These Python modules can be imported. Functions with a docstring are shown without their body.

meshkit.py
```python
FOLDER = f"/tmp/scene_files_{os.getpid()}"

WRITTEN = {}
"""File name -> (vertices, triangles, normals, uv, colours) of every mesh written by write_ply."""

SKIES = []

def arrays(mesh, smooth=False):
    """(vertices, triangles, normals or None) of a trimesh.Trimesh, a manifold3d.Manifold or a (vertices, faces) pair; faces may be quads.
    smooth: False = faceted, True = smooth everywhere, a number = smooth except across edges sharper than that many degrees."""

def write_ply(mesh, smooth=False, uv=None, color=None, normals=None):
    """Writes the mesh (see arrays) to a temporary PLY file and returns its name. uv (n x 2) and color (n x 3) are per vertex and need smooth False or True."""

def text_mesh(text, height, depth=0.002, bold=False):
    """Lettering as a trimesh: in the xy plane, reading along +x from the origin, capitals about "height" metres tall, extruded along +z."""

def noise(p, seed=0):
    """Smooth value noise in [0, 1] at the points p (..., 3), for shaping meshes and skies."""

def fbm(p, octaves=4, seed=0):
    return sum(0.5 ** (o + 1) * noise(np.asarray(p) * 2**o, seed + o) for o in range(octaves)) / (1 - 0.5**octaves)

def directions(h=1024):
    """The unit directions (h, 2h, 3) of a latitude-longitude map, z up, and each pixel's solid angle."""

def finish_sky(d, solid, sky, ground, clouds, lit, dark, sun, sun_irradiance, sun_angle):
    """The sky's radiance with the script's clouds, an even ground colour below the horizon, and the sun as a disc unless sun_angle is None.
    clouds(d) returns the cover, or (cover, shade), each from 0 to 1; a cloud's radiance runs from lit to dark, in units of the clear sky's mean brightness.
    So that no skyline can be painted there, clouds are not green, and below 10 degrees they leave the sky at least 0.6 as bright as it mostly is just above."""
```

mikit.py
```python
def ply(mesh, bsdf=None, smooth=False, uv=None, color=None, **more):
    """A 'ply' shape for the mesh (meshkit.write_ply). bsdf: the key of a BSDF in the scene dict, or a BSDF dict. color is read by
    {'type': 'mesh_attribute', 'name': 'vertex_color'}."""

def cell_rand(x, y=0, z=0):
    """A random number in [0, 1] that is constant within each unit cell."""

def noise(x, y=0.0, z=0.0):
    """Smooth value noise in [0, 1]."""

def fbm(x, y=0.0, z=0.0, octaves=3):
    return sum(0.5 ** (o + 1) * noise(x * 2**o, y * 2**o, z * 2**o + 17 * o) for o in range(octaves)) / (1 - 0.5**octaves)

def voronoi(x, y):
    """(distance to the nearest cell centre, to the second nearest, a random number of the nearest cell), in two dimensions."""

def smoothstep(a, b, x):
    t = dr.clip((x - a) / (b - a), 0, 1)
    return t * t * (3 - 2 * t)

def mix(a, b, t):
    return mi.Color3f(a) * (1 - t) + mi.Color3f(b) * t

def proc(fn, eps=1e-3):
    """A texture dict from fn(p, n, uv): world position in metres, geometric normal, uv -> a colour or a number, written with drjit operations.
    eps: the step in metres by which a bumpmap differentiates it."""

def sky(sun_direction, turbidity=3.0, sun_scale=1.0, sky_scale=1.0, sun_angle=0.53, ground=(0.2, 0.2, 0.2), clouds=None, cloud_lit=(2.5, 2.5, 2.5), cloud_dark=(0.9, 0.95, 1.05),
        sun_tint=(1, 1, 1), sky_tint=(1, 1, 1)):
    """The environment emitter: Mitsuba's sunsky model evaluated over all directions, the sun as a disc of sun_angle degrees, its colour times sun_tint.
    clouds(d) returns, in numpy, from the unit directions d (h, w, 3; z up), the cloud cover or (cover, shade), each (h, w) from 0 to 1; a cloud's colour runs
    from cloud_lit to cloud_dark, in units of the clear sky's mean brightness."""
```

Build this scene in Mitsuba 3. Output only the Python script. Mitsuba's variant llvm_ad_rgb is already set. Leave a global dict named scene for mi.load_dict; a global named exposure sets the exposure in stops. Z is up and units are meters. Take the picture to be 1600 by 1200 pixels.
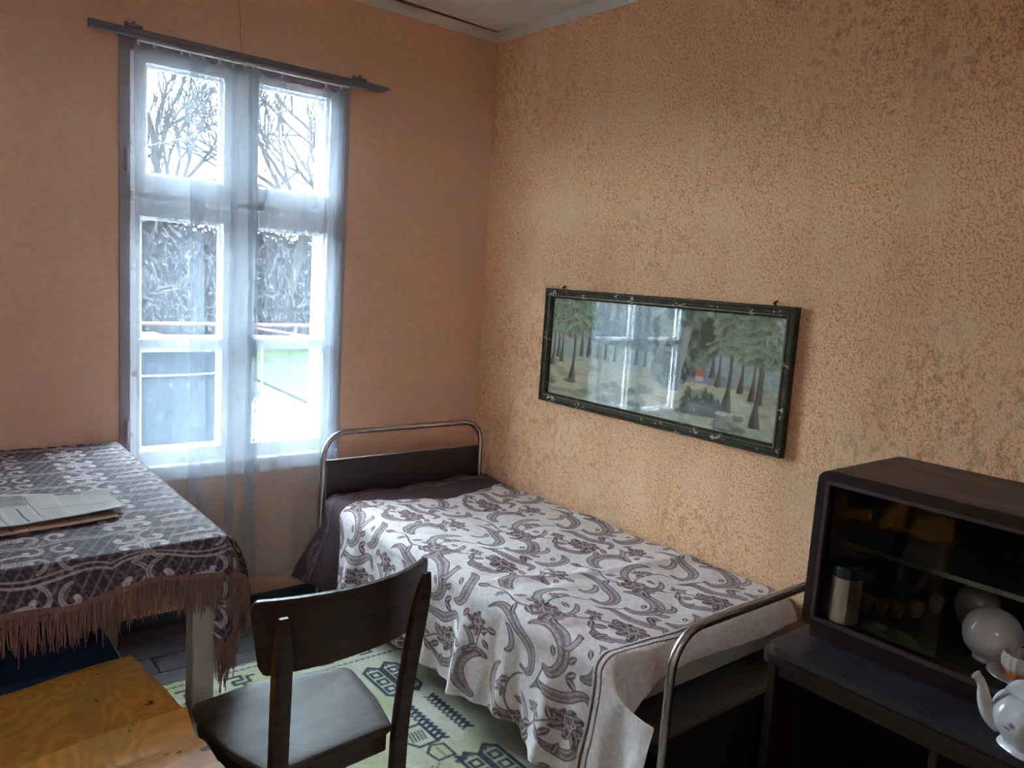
import math, numpy as np, trimesh, drjit as dr, mitsuba as mi, mikit, meshkit
from mikit import proc, fbm, noise, voronoi, cell_rand, smoothstep, mix
from shapely.geometry import Polygon, box as sbox

T = mi.ScalarTransform4f
rng = np.random.default_rng(7)
scene, labels = {}, {}

# ------------------------------------------------------------------ camera, sky, exposure
CAM = np.array([-2.4135, -3.2227, 1.5010])
FWD = np.array([0.62872, 0.76612, -0.13420]); FWD /= np.linalg.norm(FWD)
UPV = np.array([0.03376, 0.14463, 0.98891])
scene['camera'] = {'type': 'perspective', 'fov': math.degrees(2 * math.atan(800 / 1217.85)), 'fov_axis': 'x', 'near_clip': 0.02, 'far_clip': 300,
                   'to_world': T().look_at(origin=CAM.tolist(), target=(CAM + FWD).tolist(), up=UPV.tolist())}


def overcast(d):
    n = meshkit.fbm(d * np.array([2.0, 2.0, 3.5]) + 11, octaves=4, seed=3)
    return np.ones(d.shape[:2]), np.clip((n - 0.3) * 1.6, 0, 1) * 0.55


scene['sky'] = mikit.sky([0.25, 0.55, 0.8], turbidity=5, sun_scale=0.0, sky_scale=1.0, ground=(0.16, 0.16, 0.15), clouds=overcast,
                         cloud_lit=(1.95, 2.5, 2.9), cloud_dark=(1.4, 1.8, 2.1))
exposure = 7.6

# ------------------------------------------------------------------ helpers


def key_for(name, parent=None):
    base = name if parent is None else parent + '__' + name
    k, i = base, 0
    while k in scene or k in labels:
        i += 1
        k = f'{base}_{i:03d}'
    return k


def add(name, mesh, bsdf, parent=None, smooth=False, color=None, label=None, cat=None, group=None, kind=None, **kw):
    k = key_for(name, parent)
    scene[k] = mikit.ply(mesh, bsdf, smooth=smooth, color=color, **kw)
    tag(k, label, cat, group, kind)
    return k


def tag(k, label=None, cat=None, group=None, kind=None):
    d = {n: v for n, v in (('label', label), ('category', cat), ('group', group), ('kind', kind)) if v}
    if d:
        labels[k] = d


def thing(name, label, cat=None, group=None, kind=None):
    k = key_for(name)
    tag(k, label, cat, group, kind)
    return k


def cbox(x0, x1, y0, y1, z0, z1, c=0.003):
    c = min(c, (x1 - x0) * .45, (y1 - y0) * .45, (z1 - z0) * .45)
    P = []
    for X, sx in ((x0, 1), (x1, -1)):
        for Y, sy in ((y0, 1), (y1, -1)):
            for Z, sz in ((z0, 1), (z1, -1)):
                P += [(X, Y + sy * c, Z + sz * c), (X + sx * c, Y, Z + sz * c), (X + sx * c, Y + sy * c, Z)]
    return trimesh.convex.convex_hull(np.array(P))


def cat(*ms):
    return trimesh.util.concatenate(list(ms))


def xf(m, rz=0, loc=(0, 0, 0), rx=0, ry=0, s=1):
    m = m.copy()
    M = trimesh.transformations.euler_matrix(rx, ry, rz, 'sxyz')
    M[:3, :3] *= s
    M[:3, 3] = loc
    m.apply_transform(M)
    return m


def tube(P, r, sides=12, caps=True):
    P = np.asarray(P, float)
    r = np.broadcast_to(np.asarray(r, float), (len(P),))
    t = np.gradient(P, axis=0)
    t /= np.linalg.norm(t, axis=1, keepdims=True) + 1e-12
    a = np.cross(t[0], [0, 0, 1.0] if abs(t[0][2]) < .9 else [1.0, 0, 0])
    A = []
    for i in range(len(P)):
        a = a - t[i] * (a @ t[i])
        a /= np.linalg.norm(a) + 1e-12
        A.append(a)
    A = np.array(A)
    B = np.cross(t, A)
    ang = np.arange(sides) * 2 * np.pi / sides
    V = (P[:, None] + r[:, None, None] * (np.cos(ang)[None, :, None] * A[:, None] + np.sin(ang)[None, :, None] * B[:, None])).reshape(-1, 3)
    i, j = np.meshgrid(np.arange(len(P) - 1), np.arange(sides), indexing='ij')
    q = np.stack([i * sides + j, i * sides + (j + 1) % sides, (i + 1) * sides + (j + 1) % sides, (i + 1) * sides + j], -1).reshape(-1, 4)
    F = np.vstack([q[:, [0, 1, 2]], q[:, [0, 2, 3]]])
    if caps:
        n = len(V)
        V = np.vstack([V, P[0], P[-1]])
        k = np.arange(sides)
        F = np.vstack([F, np.stack([(k + 1) % sides, k, k * 0 + n], 1), np.stack([n - sides + k, n - sides + (k + 1) % sides, k * 0 + n + 1], 1)])
    return trimesh.Trimesh(V, F, process=False)


def rounded(points, rad, n=8):
    """polyline with its inner corners rounded"""
    P = [np.asarray(p, float) for p in points]
    out = [P[0]]
    for a, b, c in zip(P[:-2], P[1:-1], P[2:]):
        u, v = (a - b) / np.linalg.norm(a - b), (c - b) / np.linalg.norm(c - b)
        th = math.acos(np.clip(u @ v, -1, 1))
        d = rad / math.tan(th / 2)
        p0, p1 = b + u * d, b + v * d
        w = (u + v) / np.linalg.norm(u + v)
        ctr = b + w * rad / math.sin(th / 2)
        e0, e1 = p0 - ctr, p1 - ctr
        om = math.acos(np.clip(e0 @ e1 / rad / rad, -1, 1))
        for k in range(n + 1):
            s = k / n
            out.append(ctr + (math.sin((1 - s) * om) * e0 + math.sin(s * om) * e1) / math.sin(om))
    out.append(P[-1])
    return np.array(out)


def dense(P, step):
    P = np.asarray(P, float)
    L = np.r_[0, np.cumsum(np.linalg.norm(np.diff(P, axis=0), axis=1))]
    s = np.linspace(0, L[-1], max(2, int(L[-1] / step) + 1))
    return np.stack([np.interp(s, L, P[:, k]) for k in range(P.shape[1])], 1)


def grid(X, Y, Z, flip=False):
    h, w = X.shape
    V = np.stack([X, Y, Z], -1).reshape(-1, 3)
    i, j = np.meshgrid(np.arange(h - 1), np.arange(w - 1), indexing='ij')
    a = i * w + j
    q = np.stack([a, a + 1, a + w + 1, a + w], -1).reshape(-1, 4)
    if flip:
        q = q[:, ::-1]
    return trimesh.Trimesh(V, np.vstack([q[:, [0, 1, 2]], q[:, [0, 2, 3]]]), process=False)


def lathe(prof, n=32, lobes=0, amp=0.0):
    prof = np.asarray(prof, float)
    th = np.linspace(0, 2 * np.pi, n, endpoint=False)
    rr = prof[:, :1] * (1 + amp * np.cos(lobes * th)[None, :] * np.minimum(1, prof[:, :1] / prof[:, 0].max() * 1.5))
    X, Y = rr * np.cos(th), rr * np.sin(th)
    Z = np.repeat(prof[:, 1:], n, 1)
    h = len(prof)
    V = np.stack([X, Y, Z], -1).reshape(-1, 3)
    i, j = np.meshgrid(np.arange(h - 1), np.arange(n), indexing='ij')
    q = np.stack([i * n + j, i * n + (j + 1) % n, (i + 1) * n + (j + 1) % n, (i + 1) * n + j], -1).reshape(-1, 4)
    return trimesh.Trimesh(V, np.vstack([q[:, [0, 1, 2]], q[:, [0, 2, 3]]]), process=False)


def extr(poly, depth, axis='z', off=0.0):
    """polygon (its two coordinates are the other two axes in order) extruded along the axis from off"""
    m = trimesh.creation.extrude_polygon(poly, depth, engine='earcut')
    v = np.array(m.vertices)
    v[:, 2] += off
    v = {'z': v, 'x': v[:, [2, 0, 1]], 'y': v[:, [0, 2, 1]]}[axis]
    f = m.faces if axis != 'y' else m.faces[:, ::-1]
    return trimesh.Trimesh(v, f, process=False)


def sst(a, b, x):
    t = np.clip((x - a) / (b - a), 0, 1)
    return t * t * (3 - 2 * t)


def lerp(a, b, t):
    return np.asarray(a) * (1 - t[..., None]) + np.asarray(b) * t[..., None]


def srgb(r, g, b):
    return [((c / 255 + .055) / 1.055) ** 2.4 if c > 10 else c / 255 / 12.92 for c in (r, g, b)]


class Paint:
    """A woven or printed pattern computed on a grid; coordinates in metres; wraps round when period is given."""

    def __init__(self, w, h, res, wrap=True):
        self.w, self.h, self.res, self.wrap = w, h, res, wrap
        nx, ny = int(round(w / res)), int(round(h / res))
        self.X, self.Y = np.meshgrid((np.arange(nx) + .5) * w / nx, (np.arange(ny) + .5) * h / ny)
        self.a = np.zeros_like(self.X)

    def d(self, cx, cy):
        dx, dy = self.X - cx, self.Y - cy
        if self.wrap:
            dx = (dx + self.w / 2) % self.w - self.w / 2
            dy = (dy + self.h / 2) % self.h - self.h / 2
        return dx, dy

    def put(self, m, val=1.0):
        self.a = self.a * (1 - m) + val * m

    def line(self, pts, w, val=1.0, e=None):
        pts = np.asarray(pts, float)
        w = np.broadcast_to(np.asarray(w, float), (len(pts),))
        e = e or self.res
        ny, nx = self.X.shape
        for (p, q, wa, wb) in zip(pts[:-1], pts[1:], w[:-1], w[1:]):
            m, h = (p + q) / 2, (q - p) / 2
            R = math.hypot(*h) + max(wa, wb) + 2 * e
            ix = np.arange(int((m[0] - R) / self.w * nx), int((m[0] + R) / self.w * nx) + 2)
            iy = np.arange(int((m[1] - R) / self.h * ny), int((m[1] + R) / self.h * ny) + 2)
            if self.wrap:
                ix, iy = np.unique(ix % nx), np.unique(iy % ny)
            else:
                ix, iy = ix[(ix >= 0) & (ix < nx)], iy[(iy >= 0) & (iy < ny)]
            if not len(ix) or not len(iy):
                continue
            g = np.ix_(iy, ix)
            dx, dy = self.X[g] - m[0], self.Y[g] - m[1]
            if self.wrap:
                dx = (dx + self.w / 2) % self.w - self.w / 2
                dy = (dy + self.h / 2) % self.h - self.h / 2
            t = np.clip((dx * h[0] + dy * h[1]) / (h @ h + 1e-12), -1, 1)
            k = sst(e, -e * .6, np.hypot(dx - t * h[0], dy - t * h[1]) - (wa + (wb - wa) * (t + 1) / 2))
            self.a[g] = self.a[g] * (1 - k) + val * k

    def dot(self, cx, cy, r, val=1.0):
        dx, dy = self.d(cx, cy)
        self.put(sst(self.res, -self.res, np.hypot(dx, dy) - r), val)

    def flower(self, cx, cy, R, n=7, rot=0.0, sy=0.75):
        dx, dy = self.d(cx, cy)
        dy = dy / sy
        e = self.res * 1.3
        rg = np.random.default_rng(int(cx * 1e4 + cy * 1e3))
        for k in range(n):                      # ragged outer petals, longer below
            a = 2 * math.pi * (k + rg.uniform(-.25, .25)) / n + rot
            L = R * (1.0 + .22 * math.sin(a)) * rg.uniform(.85, 1.12)
            ca, sa = math.cos(a), math.sin(a)
            u, v = dx * ca + dy * sa, -dx * sa + dy * ca + .10 * np.sin((dx * ca + dy * sa) / R * 3) * R
            w = R * .27 * np.sqrt(np.clip((u / L) * (1 - u / L) * 4, 0, 1)) * (u > 0)
            m = sst(e, -e, np.abs(v) - w) * (u > 0) * (u < L)
            self.put(m, .9)
            self.put(sst(e, -e, np.abs(np.abs(v) - w * .55) - R * .03) * (u > R * .35) * (u < L * .8), .35)
        r, th = np.hypot(dx, dy), np.arctan2(dy, dx)
        wob = R * .40 * (1 + .18 * np.cos(5 * th + rot))
        self.put(sst(e, -e, r - wob), .88)
        self.put(sst(e, -e, np.abs(r - wob * .82) - R * .035), .15)
        self.put(sst(e, -e, np.abs(r - wob * .45) - R * .03) * (th + .6 > 0), .2)

    def leaf(self, x, y, ang, L, w):
        p = np.linspace(0, 1, 7)
        c = np.stack([x + np.cos(ang) * L * p, y + np.sin(ang) * L * p], 1)
        self.line(c, w * np.sin(np.pi * np.clip(p * .92 + .05, 0, 1)), .88)
        self.line(c[1:-1], .0016, .2)

    def ribbon(self, pts, w0, w1, hatch=True):
        c = bez(pts, 22)
        s = np.linspace(0, 1, len(c))
        w = w0 + (w1 - w0) * np.sin(np.pi * np.clip(s * .95, 0, 1)) ** .8
        self.line(c, w, .9)
        self.line(c, np.maximum(w - .0045, 0), .46)
        if hatch:
            t = np.gradient(c, axis=0)
            t /= np.linalg.norm(t, axis=1, keepdims=True)
            nn = np.stack([-t[:, 1], t[:, 0]], 1)
            self.line(c, np.maximum(w * .28, .0008), .75)
            for k in range(2, len(c) - 2, 2):
                hw = max(w[k] - .004, 0)
                if hw > .004:
                    self.line([c[k] - nn[k] * hw, c[k] + t[k] * .004, c[k] + nn[k] * hw], .0014, .7)

    def sample(self, u, v):
        ny, nx = self.a.shape
        fx, fy = u / self.w * nx - .5, v / self.h * ny - .5
        x0, y0 = np.floor(fx).astype(int), np.floor(fy).astype(int)
        tx, ty = fx - x0, fy - y0
        if self.wrap:
            g = lambda a, b: self.a[b % ny, a % nx]
        else:
            g = lambda a, b: self.a[np.clip(b, 0, ny - 1), np.clip(a, 0, nx - 1)]
        return (g(x0, y0) * (1 - tx) + g(x0 + 1, y0) * tx) * (1 - ty) + (g(x0, y0 + 1) * (1 - tx) + g(x0 + 1, y0 + 1) * tx) * ty


def bez(pts, n=16):
    """smooth curve through the points"""
    from scipy.interpolate import make_interp_spline
    pts = np.asarray(pts, float)
    k = min(3, len(pts) - 1)
    s = np.r_[0, np.cumsum(np.linalg.norm(np.diff(pts, axis=0), axis=1))]
    return make_interp_spline(s, pts, k=k)(np.linspace(0, s[-1], n))


# ------------------------------------------------------------------ materials
def two(b):
    return {'type': 'twosided', 'bsdf': b}


def rgb(c):
    return {'type': 'rgb', 'value': [float(x) for x in c]}


def mat(name, color, rough=.6, spec=.4, metal=0.0, bump=None, scale=1.0, **kw):
    c = color if isinstance(color, dict) else rgb(color)
    b = {'type': 'principled', 'base_color': c, 'roughness': rough, 'specular': spec, 'metallic': metal, **kw}
    if bump is not None:
        b = {'type': 'bumpmap', 'arbitrary': bump, 'scale': scale, 'bsdf': b}
    scene[name] = two(b)
    return name


def relief_r(p, n, uv):
    wx, wy = fbm(p.y * 40, p.z * 40, 1.0, 2) - .5, fbm(p.y * 40, p.z * 40, 9.0, 2) - .5
    f, g, r = voronoi(p.y * 158 + wx * 2.6 + p.x * 60, p.z * 122 + wy * 2.6)
    cell = (1 - smoothstep(.12, .78, f)) * (.45 + .55 * r)
    return cell * .75 + .25 * fbm(p.y * 210, p.z * 170, 3.0, 2)


def wall_r_color(p, n, uv):
    h = relief_r(p, n, uv)
    big = fbm(p.x * 2.1, p.y * 2.1, p.z * 1.7, 3)
    blot = smoothstep(.45, .75, fbm(p.y * 7 + 3, p.z * 5, p.x, 3))
    streak = fbm(p.y * 9, p.z * 1.3, 4.0, 3)
    bare = smoothstep(.48, .72, fbm(p.y * 62, p.z * 42, 2.0, 3)) * (.12 + .88 * smoothstep(.36, .66, big))
    c = mix((.64, .34, .165), (.95, .60, .34), smoothstep(.05, .5, h))
    c = mix(c, (.92, .66, .43), blot * .45)
    c = mix(c, (.46, .23, .11), bare * (1 - h * .6) * .62)
    return mix(c, (.60, .36, .21), smoothstep(.45, .8, streak) * .25)


def relief_w(p, n, uv):
    a = fbm(p.x * 52, p.y * 52, p.z * 44, 3)
    b = fbm(p.x * 9 + 3, p.y * 9, p.z * 7, 2)
    return a * (.35 + .65 * smoothstep(.4, .6, b)) + .5 * b


def wall_w_color(p, n, uv):
    big = fbm(p.x * 2.6 + 5, p.z * 2.2, p.y * 2, 3)
    f = fbm(p.x * 60, p.z * 60, p.y * 60, 2)
    c = mix((.70, .40, .26), (.79, .475, .32), f)
    c = mix(c, (.70, .43, .31), smoothstep(.4, .7, big) * .5)
    crack = dr.abs(p.x + 1.27 + .02 * (fbm(p.z * 9, 1.0, 2.0, 3) - .5) * 2 + .12 * (p.z - 2.45))
    return mix(c, (.22, .12, .07), smoothstep(.0022, .0008, crack) * smoothstep(2.30, 2.34, p.z) * .7)


mat('m_wall_r', proc(wall_r_color), .95, .15, bump=proc(relief_r, 1.5e-3), scale=.0060)
mat('m_wall_w', proc(wall_w_color), .95, .15, bump=proc(relief_w, 2e-3), scale=.010)
mat('m_plain_wall', (.82, .52, .34), .95, .1)


def old_white(p, n, uv):
    g = fbm(p.x * 14, p.y * 14, p.z * 6, 3)
    chip = smoothstep(.70, .76, fbm(p.x * 45, p.y * 45, p.z * 25, 2))
    return mix(mix((.72, .72, .72), (.88, .89, .90), g), (.30, .26, .24), chip * .6)


def casing_c(p, n, uv):
    g = fbm(p.x * 20, p.y * 20, p.z * 4, 3)
    return mix((.23, .18, .19), (.36, .30, .31), g)


mat('m_white_paint', proc(old_white), .45, .5)
mat('m_casing', proc(casing_c), .7, .3)
mat('m_trim', (0.68, 0.6545, 0.595), .6, .3)
mat('m_ceiling', proc(lambda p, n, uv: mix((0.544, 0.51, 0.425), (0.646, 0.6205, 0.5355), fbm(p.x * 4, p.y * 4, 1.0, 3))), .9, .2)
mat('m_dark_void', (.02, .017, .015), .9, .1)
scene['m_pane'] = {'type': 'thindielectric', 'int_ior': 1.5}
scene['m_smoked'] = {'type': 'thindielectric', 'int_ior': 1.5, 'specular_transmittance': rgb((.38, .36, .31))}
mat('m_rod', proc(lambda p, n, uv: mix((0.104, 0.092, 0.112), (0.192, 0.172, 0.2), fbm(p.x * 8, p.y * 90, p.z * 90, 2))), .55, .4)
mat('m_iron', (0.0245, 0.0231, 0.0245), .5, .5)
mat('m_zinc', (.35, .34, .35), .45, .5, .6)
mat('m_white_plastic', (0.656, 0.656, 0.64), .4, .5)
scene['m_curtain'] = {'type': 'mask', 'opacity': proc(lambda p, n, uv: .22 + .12 * smoothstep(.45, .6, fbm(uv.x * 60, uv.y * 40, 1.0, 2)) +
                      .55 * smoothstep(.80, .86, noise(uv.x * 34, uv.y * 30, 2.0)) * smoothstep(.5, .7, noise(uv.x * 110, uv.y * 110, 5.0))),
                      'bsdf': {'type': 'principledthin', 'base_color': rgb((.36, .40, .445)), 'roughness': .9, 'spec_trans': 0.0, 'diff_trans': .34, 'eta': 1.2}}
scene['m_chrome'] = two({'type': 'roughconductor', 'material': 'Cr', 'alpha': .16, 'specular_reflectance': rgb((.78, .76, .74))})
mat('m_panel_plum', (0.025, 0.01, 0.015), .35, .5)
mat('m_foot_panel', (0.009, 0.0045, 0.0055), .6, .3)
mat('m_edge_cream', (0.434, 0.329, 0.28), .6, .3)


def vcol(name, rough=.9, spec=.1, bump=None, scale=1.0, **kw):
    return mat(name, {'type': 'mesh_attribute', 'name': 'vertex_color'}, rough, spec, bump=bump, scale=scale, **kw)


def wool(p, n, uv):
    return fbm(p.x * 260, p.y * 260, p.z * 260, 2) + 1.3 * noise(p.x * 60, p.y * 60, p.z * 60)


vcol('m_wool', .95, .1, bump=proc(wool, 1e-3), scale=.0016, sheen=.3)
vcol('m_cloth', .8, .15, bump=proc(lambda p, n, uv: noise(p.x * 420, p.y * 420, p.z * 420), 5e-4), scale=.0005, sheen=.4)
vcol('m_print', .8, .2)
vcol('m_carpet', .95, .1, bump=proc(lambda p, n, uv: fbm(p.x * 300, p.y * 300, 1.0, 2), 1e-3), scale=.0016)
mat('m_fringe', proc(lambda p, n, uv: mix((0.15, 0.069, 0.054), (0.24, 0.123, 0.099), noise(p.x * 300, p.y * 300, p.z * 14))), .85, .2)
mat('m_mattress', proc(lambda p, n, uv: mix((0.3, 0.282, 0.216), (0.372, 0.348, 0.276), noise(p.x * 70, p.y * 70, p.z * 70))), .9, .1)


def dark_wood(p, n, uv):
    w = fbm(p.x * 6, p.y * 6, p.z * 75, 3)
    return mix((.013, .0053, .0035), (.040, .0165, .0105), w)


def seat_wood(p, n, uv):
    w = fbm(p.x * 7 + p.y * 2, p.y * 70 - p.x * 10, 2.0, 3)
    dust = fbm(p.x * 9, p.y * 9, 4.0, 3)
    return mix(mix((.036, .021, .016), (.064, .041, .032), w), (.11, .095, .09), smoothstep(.4, .75, dust) * .45)


mat('m_dark_wood', proc(dark_wood), .38, .5)
mat('m_seat_wood', proc(seat_wood), .5, .3)
mat('m_cabinet', proc(lambda p, n, uv: mix((0.01, 0.0045, 0.004), (0.023, 0.0105, 0.009), fbm(p.y * 5, p.x * 60, p.z * 60, 3))), .4, .5)
mat('m_cabinet_top', proc(lambda p, n, uv: mix((0.033, 0.0216, 0.0192), (0.057, 0.0408, 0.0372), fbm(p.y * 4, p.x * 28, p.z * 28, 3))), .5, .4)
mat('m_worktop', proc(lambda p, n, uv: mix((0.022, 0.019, 0.023), (0.035, 0.031, 0.036), fbm(p.y * 9, p.x * 9, p.z * 9, 3))), .45, .4)
mat('m_cab_inside', (0.0132, 0.0126, 0.0072), .7, .3)
mat('m_shelf_glass', (.035, .045, .035), .15, .5)
mat('m_shelf_edge', (0.13, 0.165, 0.125), .3, .5)
mat('m_porcelain', (0.468, 0.468, 0.48), .12, .6, clearcoat=.6)
mat('m_porcelain_warm', (0.248, 0.228, 0.192), .25, .5)
vcol('m_painted_china', .12, .6, clearcoat=.6)
mat('m_ivory', (0.306, 0.27, 0.1935), .5, .4)
mat('m_lid_teal', (0.01, 0.021, 0.0275), .45, .4)
mat('m_jug', (0.036, 0.0348, 0.033), .25, .5)
mat('m_table_white', proc(lambda p, n, uv: mix((.33, .255, .21), (.43, .345, .29), fbm(p.x * 8, p.y * 8, p.z * 5, 3))), .5, .3)
mat('m_navy', (0.014, 0.0238, 0.0595), .4, .5)
mat('m_navy_edge', (.45, .52, .62), .4, .5)


def oilcloth(p, n, uv):
    x, y = p.x * 1.0, p.y * 1.0
    wx, wy = fbm(x * 5, y * 5, 1.0, 2) - .5, fbm(x * 5, y * 5, 9.0, 2) - .5
    f, s, r = voronoi(x * 7 + wx * 1.4, y * 5 + wy * 1.4)
    ring = .5 + .5 * dr.sin(f * 26 + fbm(x * 14, y * 60, 3.0, 2) * 5)
    c = mix((.50, .225, .045), (.62, .30, .066), ring)
    c = mix(c, (.44, .25, .08), smoothstep(.55, .75, fbm(x * 11, y * 11, 7.0, 3)) * .6)
    return mix(c, (.10, .05, .02), smoothstep(.86, .9, noise(x * 30, y * 30, 2.0)) * smoothstep(.75, .8, noise(x * 80, y * 80, 5.0)))


mat('m_oilcloth', proc(oilcloth), .45, .4)


def plank_c(p, n, uv):
    g = fbm(p.x * 5, p.y * 60, 1.0, 3)
    d = fbm(p.x * 3, p.y * 3, 8.0, 3)
    return mix(mix((.050, .040, .046), (.085, .070, .079), g), (.040, .039, .034), smoothstep(.4, .7, d) * .6)


mat('m_plank', proc(plank_c), .5, .4)
mat('m_plank_b', proc(lambda p, n, uv: plank_c(p + mi.Point3f(3.1, .7, 0), n, uv) * .82), .5, .4)
mat('m_baseboard', (.030, .042, .040), .5, .4)
mat('m_frame', proc(lambda p, n, uv: mix(mix((0.0204, 0.018, 0.0096), (0.051, 0.0438, 0.024), fbm(p.x * 40, p.y * 40, p.z * 40, 2)), (0.372, 0.336, 0.288),
    smoothstep(.735, .77, .55 * noise(p.y * 26, p.z * 34, 3.0) + .45 * noise(p.y * 120, p.z * 150, p.x * 150)))), .6, .22)
mat('m_frame_gilt', (.16, .14, .08), .4, .5, .4)
# outdoors
mat('m_slab', proc(lambda p, n, uv: mix((0.0480, 0.0570, 0.0600), (0.0780, 0.0870, 0.0900), fbm(p.x * 3, p.y * 5, 1.0, 3))), .8, .2)
mat('m_asphalt', proc(lambda p, n, uv: mix((0.0066, 0.0066, 0.0081), (0.0114, 0.0114, 0.0138), fbm(p.x * 3, p.y * 3, 1.0, 3))), .9, .2)
mat('m_grass', proc(lambda p, n, uv: mix((0.0090, 0.0096, 0.0072), (0.0102, 0.0150, 0.0066), smoothstep(.4, .6, fbm(p.x * 1.7, p.y * 1.7, 1.0, 4)))), .9, .1)
mat('m_tarp', proc(lambda p, n, uv: mix((0.005, 0.008, 0.012), (0.011, 0.0155, 0.0215), fbm(p.x * 2, p.y * 2, p.z * 3, 3))), .8, .15)
mat('m_bark', (0.0187, 0.0163, 0.0155), .9, .1)
mat('m_twig', (0.0192, 0.0182, 0.0192), .9, .1)
mat('m_scrub', proc(lambda p, n, uv: mix((0.0042, 0.0056, 0.0066), (0.0140, 0.0175, 0.0182), fbm(p.x * 1.3, p.y * 1.3, p.z * 2.5, 4))), .95, .1)
mat('m_rust', (0.0468, 0.022, 0.0182), .8, .2)
mat('m_post', (0.06, 0.065, 0.075), .5, .4)
mat('m_wire', (.03, .03, .035), .6, .3)
mat('m_plaster_out', (0.1190, 0.1155, 0.1155), .9, .1)
mat('m_earth', (.10, .095, .08), .95, .1)

# ------------------------------------------------------------------ room shell
X0, X1, Y0, Y1, ZC = -3.55, 0.0, -4.45, 0.0, 2.685
WX0, WX1, WZ0, WZ1 = -1.708, -0.784, 0.600, 2.278          # hole of the window
hole = Polygon([(WX0, WZ0), (WX1, WZ0), (WX1, WZ1), (WX0, WZ1)])
wall = Polygon([(X0 - .2, -.05), (X1 + .2, -.05), (X1 + .2, 2.85), (X0 - .2, 2.85)])
add('wall_window', extr(wall.difference(hole), .105, 'y', 0.0), 'm_wall_w', kind='structure', label='orange stuccoed wall with the tall curtained window')
outer_hole = Polygon([(WX0 + .02, WZ0 + .06), (WX1 - .045, WZ0 + .06), (WX1 - .045, WZ1 - .03), (WX0 + .02, WZ1 - .03)])
add('wall_outside', extr(wall.difference(outer_hole), .14, 'y', .105), 'm_plaster_out', kind='structure', label='pale plastered outer reveal of the window wall')
add('wall_right', extr(sbox(Y0 - .2, -.05, .0, 2.85), .2, 'x', 0.0), 'm_wall_r', kind='structure', label='rough stippled orange wall behind the bed and the framed picture')
add('wall_left', cbox(X0 - .2, X0, Y0 - .2, 0, -.05, 2.85), 'm_plain_wall', kind='structure', label='orange wall on the left beside the table')
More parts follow.
